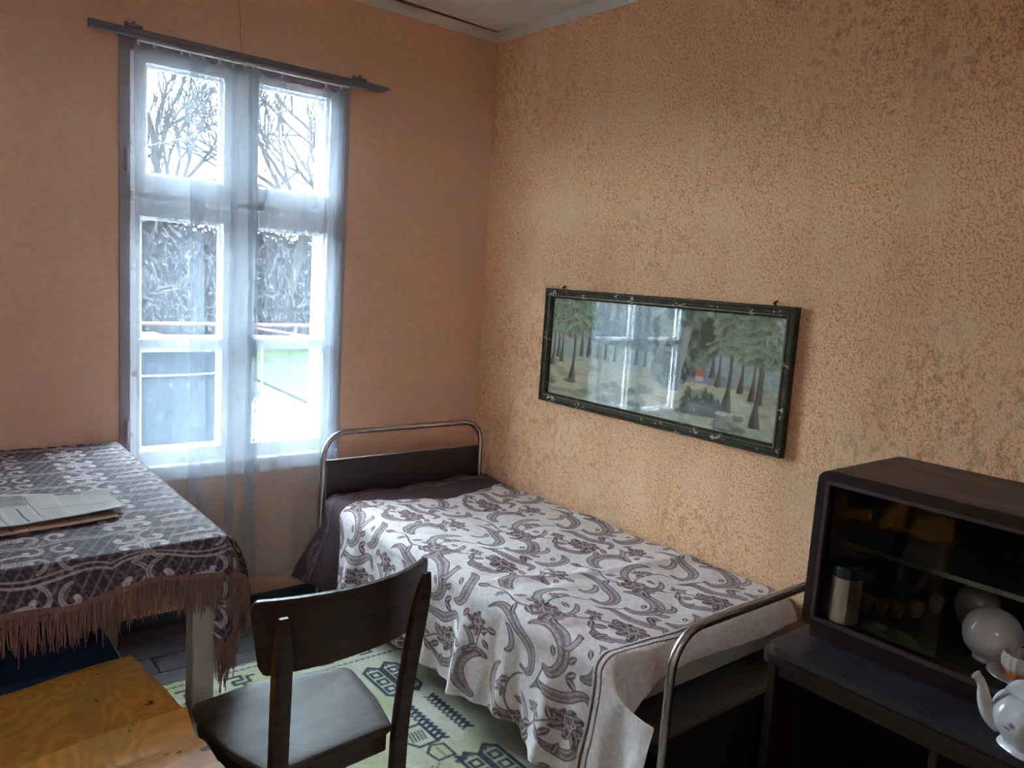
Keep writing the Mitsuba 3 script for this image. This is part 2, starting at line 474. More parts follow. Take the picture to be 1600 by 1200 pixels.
wb = sbox(X0, -.05, X1, 2.85).difference(sbox(-3.45, 1.85, -2.95, 2.50))
add('wall_back', extr(wb, .2, 'y', Y0 - .2), 'm_plain_wall', kind='structure', label='orange wall behind the viewer')

# ceiling: sheet that stops short of the window wall's trim and leaves a dark gap
ce = Polygon([(X0, Y0), (X1, Y0), (X1, -.018), (-.10, -.020), (-.45, -.034), (-.9, -.040), (-1.6, -.036), (X0, -.03)])
add('ceiling', extr(ce, .012, 'z', ZC), 'm_ceiling', kind='structure', label='cream ceiling sheet')
add('ceiling_void', cbox(X0 - .2, .2, Y0 - .2, .2, ZC + .05, ZC + .15), 'm_dark_void', kind='structure', label='dark space above the ceiling sheet')
add('trim_1', cbox(X0, -.001, -.016, 0, 2.635, 2.682, .002), 'm_trim', kind='structure', label='cream wooden strip along the top of the window wall')
add('trim_2', cbox(-.016, 0, Y0, -.017, 2.635, 2.684, .002), 'm_trim', kind='structure', label='cream wooden strip along the top of the right wall')
add('baseboard_window', cbox(X0, -.001, -.014, 0, 0, .046, .003), 'm_baseboard', kind='structure', label='dark green baseboard below the window')
add('baseboard_right', cbox(-.014, 0, Y0, -.016, 0, .046, .003), 'm_baseboard', kind='structure', label='dark green baseboard below the right wall')

# floor boards
add('floor', cbox(X0, X1, Y0, Y1, -.08, -.022, .001), 'm_dark_void', kind='structure', label='dark purple-grey painted board floor')
y, row = Y1, 0
while y > Y0 + .02:
    wd = .128 + .02 * rng.random()
    y2 = max(y - wd, Y0)
    cuts = [X0] + sorted([X0 + .55 + 1.25 * i + .6 * rng.random() for i in range(3)]) + [X1]
    if row == 2:
        cuts[2] = -1.66
    for a, b in zip(cuts[:-1], cuts[1:]):
        if b - a > .05:
            dz = .002 * rng.random()
            add('plank', cbox(a + .0018, b - .0018, y2 + .0018, y - .0018, -.021, -.0022 + dz, .0022), ['m_plank', 'm_plank_b'][int(rng.random() < .4)], 'floor')
    y, row = y2, row + 1

# ------------------------------------------------------------------ window
WN = thing('window_1', 'tall white painted casement window with two upper and two lower sashes', kind='structure')
fr = [cbox(WX0, -1.668, -.006, .09, WZ0, WZ1), cbox(-.826, WX1, -.006, .09, WZ0, WZ1), cbox(-1.668, -.826, -.006, .09, 2.236, WZ1)]
add('casing', cat(*fr), 'm_casing', WN, label='grey-purple weathered casing round the sashes')
add('transom', cat(cbox(-1.668, -.826, .002, .085, 1.690, 1.752), cbox(-1.668, -.826, -.012, .002, 1.700, 1.738, .006)), 'm_white_paint', WN)
add('mullion', cat(cbox(-1.274, -1.236, .004, .085, .676, 1.690), cbox(-1.278, -1.238, .004, .085, 1.752, 2.236)), 'm_white_paint', WN)
add('sill', cat(cbox(-1.705, -.787, -.022, .10, .604, .672, .006)), 'm_white_paint', WN)
add('outer_sill', extr(Polygon([(.09, .655), (.30, .635), (.30, .60), (.09, .60)]), WX1 - WX0 - .04, 'x', WX0 + .02), 'm_slab', WN, label='white sheet outer sill')


def sash(x0, x1, z0, z1, gx0, gx1, gz0, gz1, munt=None):
    ring = Polygon([(x0, z0), (x1, z0), (x1, z1), (x0, z1)])
    openings = [(gz0, gz1)] if munt is None else [(gz0, munt[0]), (munt[1], gz1)]
    for a, b in openings:
        ring = ring.difference(Polygon([(gx0, a), (gx1, a), (gx1, b), (gx0, b)]))
    back = Polygon([(x0, z0), (x1, z0), (x1, z1), (x0, z1)])
    for a, b in openings:
        back = back.difference(Polygon([(gx0 + .012, a + .012), (gx1 - .012, a + .012), (gx1 - .012, b - .012), (gx0 + .012, b - .012)]))
    k = add('sash', cat(extr(ring, .026, 'y', .008), extr(back, .018, 'y', .034)), 'm_white_paint', WN)
    for a, b in openings:
        g = grid(*np.array([[(gx0 + .002, .032, a + .002), (gx1 - .002, .032, a + .002)], [(gx0 + .002, .032, b - .002), (gx1 - .002, .032, b - .002)]]).transpose(2, 0, 1))
        add('pane', g, 'm_pane', k)


sash(-1.667, -1.279, 1.753, 2.235, -1.612, -1.322, 1.797, 2.203)
sash(-1.237, -.827, 1.753, 2.235, -1.185, -.868, 1.797, 2.212)
sash(-1.667, -1.275, .673, 1.689, -1.632, -1.318, .728, 1.643, (1.142, 1.176))
sash(-1.235, -.827, .673, 1.689, -1.190, -.868, .728, 1.640, (1.142, 1.176))
# handle, latch and hinges
h = add('escutcheon', extr(Polygon([(-1.222, 1.06), (-1.196, 1.06), (-1.190, 1.09), (-1.190, 1.21), (-1.196, 1.235), (-1.222, 1.235), (-1.226, 1.21), (-1.226, 1.09)]), .006, 'y', .003), 'm_white_paint', WN)
add('handle', tube(bez([(-1.208, .004, 1.175), (-1.206, -.03, 1.178), (-1.200, -.036, 1.15), (-1.198, -.034, 1.125), (-1.192, -.036, 1.105)], 18), np.interp(np.linspace(0, 1, 18), [0, .25, .5, 1], [.006, .010, .011, .007]), 10), 'm_iron', WN, smooth=True, label='dark iron turn handle')
add('latch', cat(cbox(-1.225, -1.165, -.024, -.010, 1.712, 1.732), cbox(-1.185, -1.168, -.030, -.010, 1.704, 1.742), tube([(-1.170, -.022, 1.735), (-1.160, -.026, 1.765), (-1.158, -.020, 1.79)], .004, 8),
    cbox(-1.262, -1.248, -.02, .004, 1.712, 1.726)), 'm_zinc', WN)
for z in (1.84, .815):
    add('hinge', cat(tube([(-1.682, -.010, z - .042), (-1.682, -.010, z + .042)], .007, 10), tube([(-1.682, -.010, z + .042), (-1.682, -.010, z + .05)], .004, 8)), 'm_casing', WN)

W2 = thing('window_2', 'white window in the back wall behind the viewer', kind='structure')
add('frame', extr(sbox(-3.45, 1.85, -2.95, 2.50).difference(sbox(-3.40, 1.90, -3.00, 2.45)), .06, 'y', Y0 - .1), 'm_white_paint', W2)
add('pane', grid(*np.array([[(-3.40, Y0 - .07, 1.90), (-3.00, Y0 - .07, 1.90)], [(-3.40, Y0 - .07, 2.45), (-3.00, Y0 - .07, 2.45)]]).transpose(2, 0, 1)), 'm_pane', W2)

# ------------------------------------------------------------------ curtain rod and curtains
RD = thing('curtain_rod', 'flat grey-purple wooden curtain rod with broken right end above the window', 'curtain rod')
add('bar', cat(cbox(-1.815, -.668, -.062, -.040, 2.268, 2.298, .003), extr(Polygon([(-.668, 2.270), (-.640, 2.276), (-.652, 2.283), (-.622, 2.287), (-.640, 2.296), (-.668, 2.298)]), .018, 'y', -.060)), 'm_rod', RD)
add('track', cbox(-1.655, -.815, -.056, -.046, 2.258, 2.2675, .002), 'm_white_plastic', RD, label='white plastic curtain track under the rod')
for x in (-1.668, -.768):
    add('bracket', cat(cbox(x - .025, x + .03, -.064, -.001, 2.2985, 2.310, .003), cbox(x - .006, x + .006, -.058, -.046, 2.310, 2.322, .002), cbox(x - .028, x - .016, -.05, -.036, 2.306, 2.318, .002)), 'm_rod', RD)
CLIPS = [[-1.655, -1.60, -1.505, -1.475, -1.425, -1.365, -1.31, -1.268, -1.235], [-1.262, -1.215, -1.115, -.925, -.855]]
for xs in CLIPS:
    for x in xs:
        add('clip', tube(rounded([(x, -.051, 2.262), (x, -.051, 2.247), (x + .003, -.058, 2.243), (x + .003, -.058, 2.252)], .003, 4), .0022, 6), 'm_white_plastic', RD)


def curtain(path_top, path_bot, ztop, zbot, label, seed):
    """cloth hung from the clips: path = (x, y) in plan from the left to the right edge, folds overlap"""
    n, m = 260, 120
    pt = dense(bez(path_top, 400), .001)
    pb = dense(bez(path_bot, 400), .001)
    s = np.linspace(0, 1, n)
    res = lambda P: np.stack([np.interp(s, np.linspace(0, 1, len(P)), P[:, k]) for k in (0, 1)], 1)
    pt, pb = res(pt), res(pb)
    t = np.linspace(0, 1, m)[:, None]
    mixt = t ** .7
    wob = .004 * np.sin(9 * t + 31 * s[None] + seed) + .003 * np.sin(23 * s[None] * 2 + 3 * t + seed)
    X = pt[None, :, 0] * (1 - mixt) + pb[None, :, 0] * mixt + .006 * np.sin(4 * t + seed) * t
    Y = pt[None, :, 1] * (1 - mixt) + pb[None, :, 1] * mixt + wob
    zt = ztop(X[0])
    zb = zbot(s)
    Z = zt[None] * (1 - t) + zb[None] * t
    uv = np.stack([np.repeat(s[None] * 1.1, m, 0), np.repeat(t * 2.1, n, 1)], -1).reshape(-1, 2)
    uv[:, 0] += seed
    return add('curtain', grid(X, Y, Z), 'm_curtain', smooth=True, uv=uv, label=label, cat='curtain')


def scallop(xs, sags, z0=2.248):
    xs = np.array(xs)

    def f(x):
        x = np.clip(x, xs[0], xs[-1])
        i = np.clip(np.searchsorted(xs, x) - 1, 0, len(xs) - 2)
        t = (x - xs[i]) / (xs[i + 1] - xs[i])
        return z0 - np.array(sags)[i] * 4 * t * (1 - t)
    return f


L_top = [(-1.668, -.050), (-1.60, -.052), (-1.52, -.048), (-1.44, -.050), (-1.425, -.060), (-1.475, -.066), (-1.470, -.072), (-1.40, -.066), (-1.33, -.060), (-1.30, -.062), (-1.322, -.074), (-1.315, -.08), (-1.27, -.07), (-1.235, -.058), (-1.255, -.07), (-1.245, -.078), (-1.215, -.062), (-1.23, -.052), (-1.21, -.045)]
L_bot = [(-1.660, -.065), (-1.58, -.050), (-1.50, -.06), (-1.42, -.055), (-1.395, -.070), (-1.470, -.080), (-1.465, -.09), (-1.38, -.082), (-1.32, -.072), (-1.285, -.074), (-1.33, -.09), (-1.32, -.098), (-1.26, -.085), (-1.222, -.070), (-1.25, -.085), (-1.235, -.095), (-1.205, -.075), (-1.225, -.06), (-1.200, -.055)]
R_top = [(-1.255, -.046), (-1.235, -.052), (-1.215, -.060), (-1.228, -.066), (-1.18, -.055), (-1.10, -.050), (-1.02, -.052), (-.96, -.050), (-.905, -.052), (-.925, -.062), (-.92, -.066), (-.88, -.056), (-.852, -.052), (-.872, -.064), (-.84, -.06), (-.862, -.052), (-.826, -.046)]
R_bot = [(-1.222, -.052), (-1.21, -.062), (-1.19, -.070), (-1.205, -.074), (-1.16, -.060), (-1.08, -.055), (-1.00, -.058), (-.945, -.055), (-.885, -.058), (-.912, -.070), (-.90, -.075), (-.865, -.062), (-.842, -.058), (-.862, -.072), (-.83, -.068), (-.852, -.058), (-.812, -.05)]
curtain(L_top, L_bot, scallop(CLIPS[0], [.003, .006, .002, .008, .018, .006, .006, .004]), lambda s: .135 + .01 * np.sin(20 * s), 'left sheer white net curtain hanging to the floor beside the table', 0)
curtain(R_top, R_bot, scallop(CLIPS[1], [.004, .016, .075, .022]), lambda s: .145 + .01 * np.sin(17 * s), 'right sheer white net curtain hanging down behind the head of the bed', 5)

# ------------------------------------------------------------------ bed
BED = thing('bed', 'tubular steel single bed with dark plum headboard standing in the corner', 'bed')
ht = rounded([(-.918, -.115, .0), (-.905, -.110, .772), (-.045, -.110, .772), (-.035, -.115, .0)], .105, 12)
add('headboard_frame', tube(dense(ht, .02), .0125, 14), 'm_chrome', BED, smooth=50, label='chrome bent tube at the head')
ft = rounded([(-.915, -2.085, .0), (-.905, -2.085, .655), (-.040, -2.085, .655), (-.030, -2.085, .0)], .105, 12)
add('footboard_frame', tube(dense(ft, .02), .0125, 14), 'm_chrome', BED, smooth=50, label='chrome bent tube at the foot')
add('headboard_panel', cbox(-.892, -.056, -.118, -.102, .30, .648, .0012), 'm_panel_plum', BED)
add('headboard_edge', cat(cbox(-.8945, -.8921, -.118, -.102, .31, .6495, .0008), cbox(-.892, -.056, -.118, -.102, .6482, .6497, .0006)), 'm_edge_cream', BED, label='worn cream edge strip of the headboard')
add('footboard_panel', cbox(-.885, -.056, -2.078, -2.062, .10, .36, .002), 'm_foot_panel', BED)
for x in (-.905, -.06):
    add('side_rail', cbox(x, x + .03, -2.06, -.12, .20, .25, .003), 'm_iron', BED)
add('mattress', cbox(-.885, -.03, -1.885, -.13, .325, .452, .012), 'm_mattress', BED)
add('spring_base', cbox(-.875, -.05, -2.05, -.13, .29, .322, .004), 'm_iron', BED)

# patterns: jacquard blanket, period .62 along the bed and .41 across
bp = Paint(.62, .41, .0016)
U = lambda y: -y
V = lambda x: -x
bp.ribbon([(.30, .075), (.36, .045), (.43, .06), (.47, .11), (.45, .165), (.40, .17)], .004, .024)
bp.ribbon([(.13, .265), (.06, .27), (.02, .32), (.045, .38), (.10, .395)], .005, .026)
bp.ribbon([(.11, .10), (.17, .075), (.25, .105), (.335, .155), (.345, .205), (.29, .22)], .003, .020)
bp.ribbon([(.55, .02), (.60, .055), (.60, .115), (.55, .145)], .004, .022)
bp.ribbon([(.36, .255), (.42, .225), (.50, .225), (.575, .19), (.60, .225)], .003, .017)
bp.ribbon([(.205, .245), (.17, .32), (.20, .375), (.26, .39)], .003, .015, False)
bp.ribbon([(.44, .36), (.50, .385), (.56, .36), (.585, .31)], .003, .016)
bp.ribbon([(.01, .20), (.045, .215), (.06, .25), (.03, .275)], .002, .012, False)
bp.ribbon([(.30, .30), (.335, .33), (.345, .37), (.32, .395)], .002, .011, False)
bp.ribbon([(.46, .02), (.49, .045), (.485, .08), (.455, .09)], .002, .012, False)
bp.ribbon([(.20, .12), (.235, .145), (.24, .18), (.215, .20)], .002, .012, False)
for pts, w in (([(.53, .28), (.47, .30), (.41, .33), (.36, .38), (.30, .40)], .0028), ([(.29, .41), (.24, .34), (.25, .28), (.30, .24)], .0026), ([(.05, .03), (.12, .02), (.18, .04), (.23, .03)], .003), ([(.40, .17), (.38, .22), (.35, .26)], .0026), ([(.06, .15), (.09, .19), (.08, .24), (.13, .27)], .0026)):
    bp.line(bez(pts, 18), w, .85)
bp.flower(.53, .285, .070, 8, .3, .72)
bp.flower(.29, .405, .066, 8, 1.0, .72)
bp.flower(.07, .165, .050, 7, .5, .8)
bp.flower(.39, .305, .036, 6, .2, .8)
bp.flower(.215, .315, .030, 6, .2, .8)
for x, y_, a, L, w in ((.23, .03, .3, .05, .012), (.20, .045, 1.2, .045, .011), (.16, .02, -.9, .04, .010), (.36, .38, 2.2, .05, .013), (.41, .335, .9, .045, .011), (.25, .28, 2.8, .04, .011), (.47, .30, -2.1, .042, .011), (.38, .22, .2, .04, .010), (.05, .03, 2.6, .045, .012), (.12, .02, 1.9, .04, .010), (.09, .19, -.4, .04, .01), (.08, .24, 2.6, .038, .01), (.49, .17, .4, .05, .013), (.49, .17, -.6, .045, .012), (.52, .10, 2.4, .04, .011), (.34, .02, .4, .045, .012), (.34, .02, -.8, .04, .011), (.59, .26, .3, .04, .011), (.60, .29, 1.1, .04, .011), (.47, .33, 2.6, .045, .012), (.50, .36, 1.9, .04, .011), (.27, .33, .2, .04, .010), (.23, .39, 2.5, .04, .011), (.33, .38, -.4, .045, .012), (.02, .14, 2.2, .035, .010), (.12, .17, .1, .04, .011), (.11, .21, .8, .035, .010), (.55, .06, 1.0, .03, .009), (.42, .10, 1.2, .03, .009)):
    bp.leaf(x, y_, a, L, w)
WHITE, PLUM = np.array(srgb(204, 196, 194)), np.array(srgb(80, 47, 53))


def bed_surface(Uc, Vc, ztop=.476, side_x=-.905, foot_y=-1.915, lift=0.0, ripple=1.0, foot_drop=True):
    """cloth laid over the mattress: Uc = distance along the bed from y = 0, Vc = distance from the wall"""
    r = .055
    a = Vc - (-side_x - r) + .0
    over = np.clip(a, 0, None)
    ang = np.clip(over / r, 0, np.pi / 2)
    fall = np.clip(over - r * np.pi / 2, 0, None)
    X = -np.where(a <= 0, Vc, (-side_x - r) + r * np.sin(ang))
    dz = np.where(a <= 0, 0, r * (1 - np.cos(ang)) + fall)
    k = fall / .3
    wav = (.020 * np.sin(Uc * 15 + 1.0) + .013 * np.sin(Uc * 31 + .5) + .008 * np.sin(Uc * 57)) * ripple
    X = X - fall * .10 - k * wav - lift * (a > -r)
    if foot_drop:
        rf = .075
        b = Uc - (-foot_y - rf)
        angf = np.clip(np.clip(b, 0, None) / rf, 0, 1.25)
        fallf = np.clip(np.clip(b, 0, None) - rf * 1.25, 0, None)
        Yt = -np.where(b <= 0, Uc, (-foot_y - rf) + rf * np.sin(angf) + fallf * .30)
        dzf = np.where(b <= 0, 0, rf * (1 - np.cos(angf)) + fallf * .95)
        Ys = -Uc
        q = sst(.01, .13, over)
        Y, dzf = Yt * (1 - q) + Ys * q, dzf * (1 - q)
    else:
        Y, dzf = -Uc, 0
    P = np.stack([Uc * 5, Vc * 5, Uc * 0], -1)
    lump = (meshkit.fbm(P + 3, 3, 5) - .5) * .022 + (meshkit.fbm(P * 3.1, 2, 9) - .5) * .008
    crease = .006 * np.exp(-((Uc - 1.05 - .3 * (Vc - .5)) / .05) ** 2) + .008 * np.exp(-((Uc - 1.47 + .25 * Vc) / .03) ** 2)
    Z = ztop - dz - dzf + lift + np.where(a < 0, lump + crease, (lump + crease) * .3) - .012 * np.exp(-((Vc - .45) / .22) ** 2)
    X = np.where(a >= 0, X + lump * .8, X)
    Z = Z + .018 * sst(.12, 0.0, Vc) * 0
    return X, Y, np.maximum(Z, .03)


nu, nv = 600, 440
s, t = np.meshgrid(np.linspace(0, 1, nu), np.linspace(0, 1, nv), indexing='ij')
Vmax = .905 + .33 + .012 * np.sin(s * 17) + .02 * s - .05 * sst(.75, 1.0, s)
Vc = .020 + t * (Vmax - .020)
Ustart = np.interp(Vc, [0, .03, .41, .56, .80, .88, 1.0, 1.30], [.285, .285, .372, .295, .252, .285, .315, .32]) + .004 * np.sin(Vc * 60)
Ustart = np.where(Vc < 0, .28, Ustart)
Uend = 1.950 + .01 * np.sin(Vc * 9) + .105 * sst(.70, .97, Vc)
Uc = Ustart + s * (Uend - Ustart)
bX, bY, bZ = bed_surface(Uc, Vc, lift=.010)
m = bp.sample(Uc, Vc)
bl = 1.835 + .006 * np.sin(Vc * 14)
m = np.where(Uc > bl - .012, 0, m)
for off, w in ((0.0, .006), (.020, .004)):
    m = np.maximum(m, sst(w, w * .5, np.abs(Uc - bl - off)))
nz = meshkit.fbm(np.stack([Uc * 90, Vc * 90, Uc * 0], -1), 3, 2)
nz2 = meshkit.fbm(np.stack([Uc * 260, Vc * 260, Uc * 0], -1), 2, 4)
m = np.clip(m * (.78 + .44 * nz) + (nz2 - .5) * .22, 0, 1)
col = lerp(WHITE, PLUM, m) * (.82 + .36 * nz[..., None])
mesh = grid(bX, bY, bZ)
add('blanket', mesh, 'm_wool', smooth=True, color=col.reshape(-1, 3), label='pale woollen blanket with plum flowers and paisley scrolls spread over the bed', cat='blanket')

# plum blanket underneath, showing at the head and hanging down the side
nu2, nv2 = 170, 330
s, t = np.meshgrid(np.linspace(0, 1, nu2), np.linspace(0, 1, nv2), indexing='ij')
Vc = .018 + t * (.905 + .345 - .018)
hang = sst(.93, 1.25, Vc)
Uc = .128 - .075 * hang + s * (.40 + .075 * hang)
pX, pY, pZ = bed_surface(Uc, Vc, ztop=.478, side_x=-.908, lift=0.0, ripple=.8, foot_drop=False)
pY = np.minimum(pY, -.126 + .09 * hang)
flare = sst(.95, 1.25, Vc) * sst(.36, .10, Uc)
pX = pX - .05 * flare
pillow = .022 * sst(.34, .16, Uc) * sst(1.0, .8, Vc) * (1 - .3 * np.cos(Vc * 9))
pZ = pZ + pillow - .006 * np.sin(Vc * 26) * sst(.30, .2, Uc) * sst(.95, .85, Vc)
line0 = .185 - .03 * hang + .004 * np.sin(Vc * 8)
m = np.where(Uc < line0, 1 - bp.sample(Uc * 1.0 + .05, Vc), 1.0)
m = np.where(np.abs(Uc - line0) < .0035, .15, m)
m = np.where(np.abs(Uc - line0 + .012) < .002, .35, m)
nz = meshkit.fbm(np.stack([Uc * 90, Vc * 90, Uc * 0], -1), 3, 12)
col = lerp(np.array(srgb(122, 110, 116)), np.array(srgb(84, 66, 71)), np.clip(m * .9 + .1 * nz, 0, 1)) * (.8 + .4 * nz[..., None])
add('blanket', grid(pX, pY, pZ), 'm_wool', smooth=True, color=col.reshape(-1, 3), label='dark plum woollen blanket with pale hem lines at the head of the bed', cat='blanket')

# ------------------------------------------------------------------ picture on the right wall
PIC = thing('framed_picture', 'wide framed forest print under glass hanging on the orange wall', 'picture')
PY0, PY1, PZ0, PZ1 = -1.789, -.516, .949, 1.467
fw_ = .041


def moulding(y0, y1, z0, z1, prof):
    """mitred frame round a rectangle in the yz plane; prof = (distance from the outer edge, height from the wall)"""
    rings = []
    for d, hgt in prof:
        rings.append([(-hgt, y0 + d, z0 + d), (-hgt, y1 - d, z0 + d), (-hgt, y1 - d, z1 - d), (-hgt, y0 + d, z1 - d)])
    V_ = np.array(rings).reshape(-1, 3)
    F = []
    for i in range(len(prof) - 1):
        for j in range(4):
            a, b = i * 4 + j, i * 4 + (j + 1) % 4
            F += [(a, b, b + 4), (a, b + 4, a + 4)]
    return trimesh.Trimesh(V_, np.array(F)[:, ::-1], process=False)


add('frame', moulding(PY0, PY1, PZ0, PZ1, [(0, .004), (0, .026), (.003, .030), (.010, .031), (.014, .026), (.026, .025), (.029, .028), (.034, .028), (.041, .019), (.041, .006)]), 'm_frame', PIC)
add('gilt_line', moulding(PY0 + .0295, PY1 - .0295, PZ0 + .0295, PZ1 - .0295, [(0, .0275), (0, .0288), (.0028, .0288), (.0028, .0275)]), 'm_frame_gilt', PIC, label='thin worn gilt line inside the frame')
add('backing', cbox(-.006, -.004, PY0 + .002, PY1 - .002, PZ0 + .002, PZ1 - .002, .0005), 'm_panel_plum', PIC)
iy0, iy1, iz0, iz1 = PY0 + fw_, PY1 - fw_, PZ0 + fw_, PZ1 - fw_
pw, ph = iy1 - iy0, iz1 - iz0


def forest():
    """generic woodland print; painted far to near; returns colours on a grid (rows from the bottom, columns from the left as seen)"""
    nx, nz_ = 520, 190
    X, Z = np.meshgrid(np.linspace(0, pw, nx), np.linspace(0, ph, nz_))
    f = lambda a, b, o=4, sd=0: meshkit.fbm(np.stack([X * a, Z * b, X * 0], -1), o, sd)
    img = lerp(srgb(150, 165, 172), srgb(178, 188, 186), sst(.15, .45, Z))
    ground = .185 + .02 * np.sin(X * 5) + .012 * (f(12, 3) - .5)
    g = lerp(srgb(158, 162, 138), srgb(186, 184, 158), f(9, 26, 4, 1))
    gm = sst(.006, -.006, Z - ground)
    img = img * (1 - gm[..., None]) + g * gm[..., None]
    hill = sst(.004, -.004, Z - (.205 + .02 * np.sin(X * 9 + 1))) * (1 - gm) * sst(.6, .75, X)
    img = img * (1 - hill[..., None]) + np.array(srgb(128, 140, 150)) * hill[..., None]
    # winding path
    pth = np.abs(X - (.93 - .25 * sst(.19, .10, Z) + .03 * np.sin(Z * 60)) + .0) - (.012 + .10 * sst(.19, 0, Z))
    pm = sst(.008, -.008, pth) * gm
    img = img * (1 - pm[..., None] * .8) + np.array(srgb(196, 190, 168)) * pm[..., None] * .8
    shade = sst(.5, .7, f(7, 40, 4, 8)) * gm * .55
    img = img * (1 - shade[..., None]) + np.array(srgb(112, 118, 98)) * shade[..., None]

    def put(mk, c):
        nonlocal img
        img = img * (1 - mk[..., None]) + np.asarray(c) * mk[..., None]
    rg = np.random.default_rng(5)

    def conifer(x, zb, hgt, w, c0, c1, trunk=True, bare=.35):
        d = (X - x)
        if trunk:
            tw = (.007 + .012 * sst(.10, 0, Z - zb)) * (w / .09) * np.clip(1.2 - (Z - zb) / hgt, .15, 1.2)
            tm = sst(.003, -.002, np.abs(d + .004 * np.sin(Z * 20)) - tw) * (Z > zb) * (Z < zb + hgt)
            put(tm, lerp(srgb(70, 68, 62), srgb(112, 106, 94), sst(-.01, .01, d + .006 * (f(90, 9, 2, 3) - .5))))
        q = (Z - zb) / hgt
        tier = (q * hgt / .040 + 9 * np.abs(d) + 1.6 * f(14, 14, 3, int(x * 31))) % 1.0
        ww = 1.75 * w * (1.08 - q) * (.55 + .45 * (1 - tier)) * (.40 + 1.15 * f(30, 40, 4, int(x * 99)))
        mk = sst(.010, -.006, np.abs(d) - ww) * sst(bare, bare + .06, q) * sst(1.06, 1.0, q)
        mk = mk * sst(.30, .44, f(60, 52, 3, int(x * 77) + 1) + .12 * (1 - tier))
        put(mk, lerp(c0, c1, np.clip(f(46, 46, 3, int(x * 55)) * .8 + .5 * (1 - tier) - .2, 0, 1)))
    mass = sst(.40, .52, f(20, 26, 4, 61) + .25 * sst(.40, .20, Z)) * sst(.155, .19, Z) * np.maximum(sst(.64, .5, X), sst(.93, 1.02, X))
    put(mass * .8, lerp(srgb(132, 150, 142), srgb(172, 186, 178), f(60, 60, 3, 62)))
    pale0, pale1 = srgb(120, 138, 140), srgb(150, 166, 166)
    for x in (.24, .30, .345, .40, .46, .52, .57):
        conifer(x, .19, .22 + .06 * rg.random(), .035, pale0, pale1, True, .25)
    dk0, dk1 = srgb(88, 106, 88), srgb(158, 176, 148)
    for x, zb, hh, w in ((.20, .19, .33, .05), (.05, .17, .34, .05), (.90, .19, .30, .05), (.93, .16, .34, .05), (1.03, .15, .36, .055), (.02, .13, .40, .06), (.075, .15, .36, .055), (1.08, .13, .34, .055), (1.115, .12, .34, .05), (.245, .20, .30, .06)):
        conifer(x, zb, hh, w, dk0, dk1)
    # big leafy tree in the right middle
    r = np.hypot((X - .755) / .165, (Z - .325) / .135)
    mk = sst(1.06, .92, r + .45 * (f(16, 16, 4, 21) - .5))
    put(mk, lerp(srgb(70, 84, 76), srgb(150, 164, 142), np.clip(sst(.35, .68, f(26, 26, 4, 22)) * (.55 + .45 * sst(.05, -.12, X - .80)), 0, 1)))
    r = np.hypot((X - .70) / .10, (Z - .20) / .075)
    put(sst(1.05, .9, r + .6 * (f(22, 22, 4, 31) - .5)), lerp(srgb(66, 78, 72), srgb(120, 134, 116), sst(.4, .65, f(40, 40, 3, 32))))
    tw = .014 + .012 * sst(.06, 0, Z - .125) + .006 * sst(.2, .35, Z)
    put(sst(.003, -.003, np.abs(X - .735 - .03 * sst(.1, .35, Z)) - tw) * (Z > .118) * (Z < .36), lerp(srgb(84, 84, 78), srgb(160, 158, 142), sst(-.012, .012, X - .745 + .02 * (f(70, 8, 3, 5) - .5))))
    # cottage with a red roof
    put((np.abs(X - .847) < .020) & (Z > .172) & (Z < .192), np.array(srgb(186, 178, 160)))
    put(((np.abs(X - .848) < .026 - (Z - .19) * .55) & (Z >= .19) & (Z < .214)).astype(float), np.array(srgb(186, 104, 82)))
    # near trees
    for x, zb, hh, w in ((.155, .065, .56, .095), (.98, .075, .56, .095), (1.105, .035, .60, .095)):
        conifer(x, zb, hh, w, dk0, dk1, True, .34)
    for k in range(5):
        conifer(.80 + .035 * k + .01 * rg.random(), .035 + .012 * rg.random(), .06 + .05 * rg.random(), .032, srgb(62, 76, 72), srgb(104, 118, 106), False, 0.0)
    for k in range(16):
        x, z_ = rg.uniform(.02, 1.1), rg.uniform(.01, .10)
        r = np.hypot((X - x) / rg.uniform(.02, .05), (Z - z_) / .012)
        put(sst(1.1, .7, r + .8 * (f(60, 60, 3, 50 + k) - .5)) * .75, np.array(srgb(96, 108, 90)))
    # tree stump
    put(sst(.003, -.002, np.abs(X - .96) - (.026 + .03 * sst(.045, .01, Z))) * (Z > .012) * (Z < .066), lerp(srgb(98, 102, 96), srgb(164, 164, 150), f(70, 12, 3, 70)))
    put(sst(1.1, .9, np.hypot((X - .96) / .028, (Z - .066) / .008)), np.array(srgb(190, 186, 168)))
    # small red bird-like flecks of autumn leaf
    put(sst(1.0, .7, np.hypot((X - .122) / .012, (Z - .275) / .013)), np.array(srgb(176, 92, 74)))
    return X, Z, np.clip(img * 1.22 * (.86 + .28 * f(120, 120, 2, 90)[..., None]), 0, 1) * .92


fx, fz, fcol = forest()
add('print', grid(np.full_like(fx, -.0075), iy1 - fx, iz0 + fz, flip=True), 'm_print', PIC, smooth=True, color=fcol.reshape(-1, 3), label='faded woodland scene with fir trees, a path and a red roofed cottage')
scene['m_picture_glass'] = {'type': 'thindielectric', 'int_ior': 1.68}
add('glass', grid(*np.array([[(-.0125, iy1, iz0), (-.0125, iy0, iz0)], [(-.0125, iy1, iz1), (-.0125, iy0, iz1)]]).transpose(2, 0, 1)), 'm_picture_glass', PIC)
for y_, z_ in ((-.617, 1.467), (-1.693, 1.469)):
    add('hanger', cat(tube([(-.012, y_, z_ - .006), (-.012, y_, z_ + .006), (-.006, y_, z_ + .012), (0.0, y_, z_ + .012)], .0035, 8), xf(trimesh.creation.icosphere(1, .006), loc=(-.014, y_, z_ + .006))), 'm_iron', PIC)

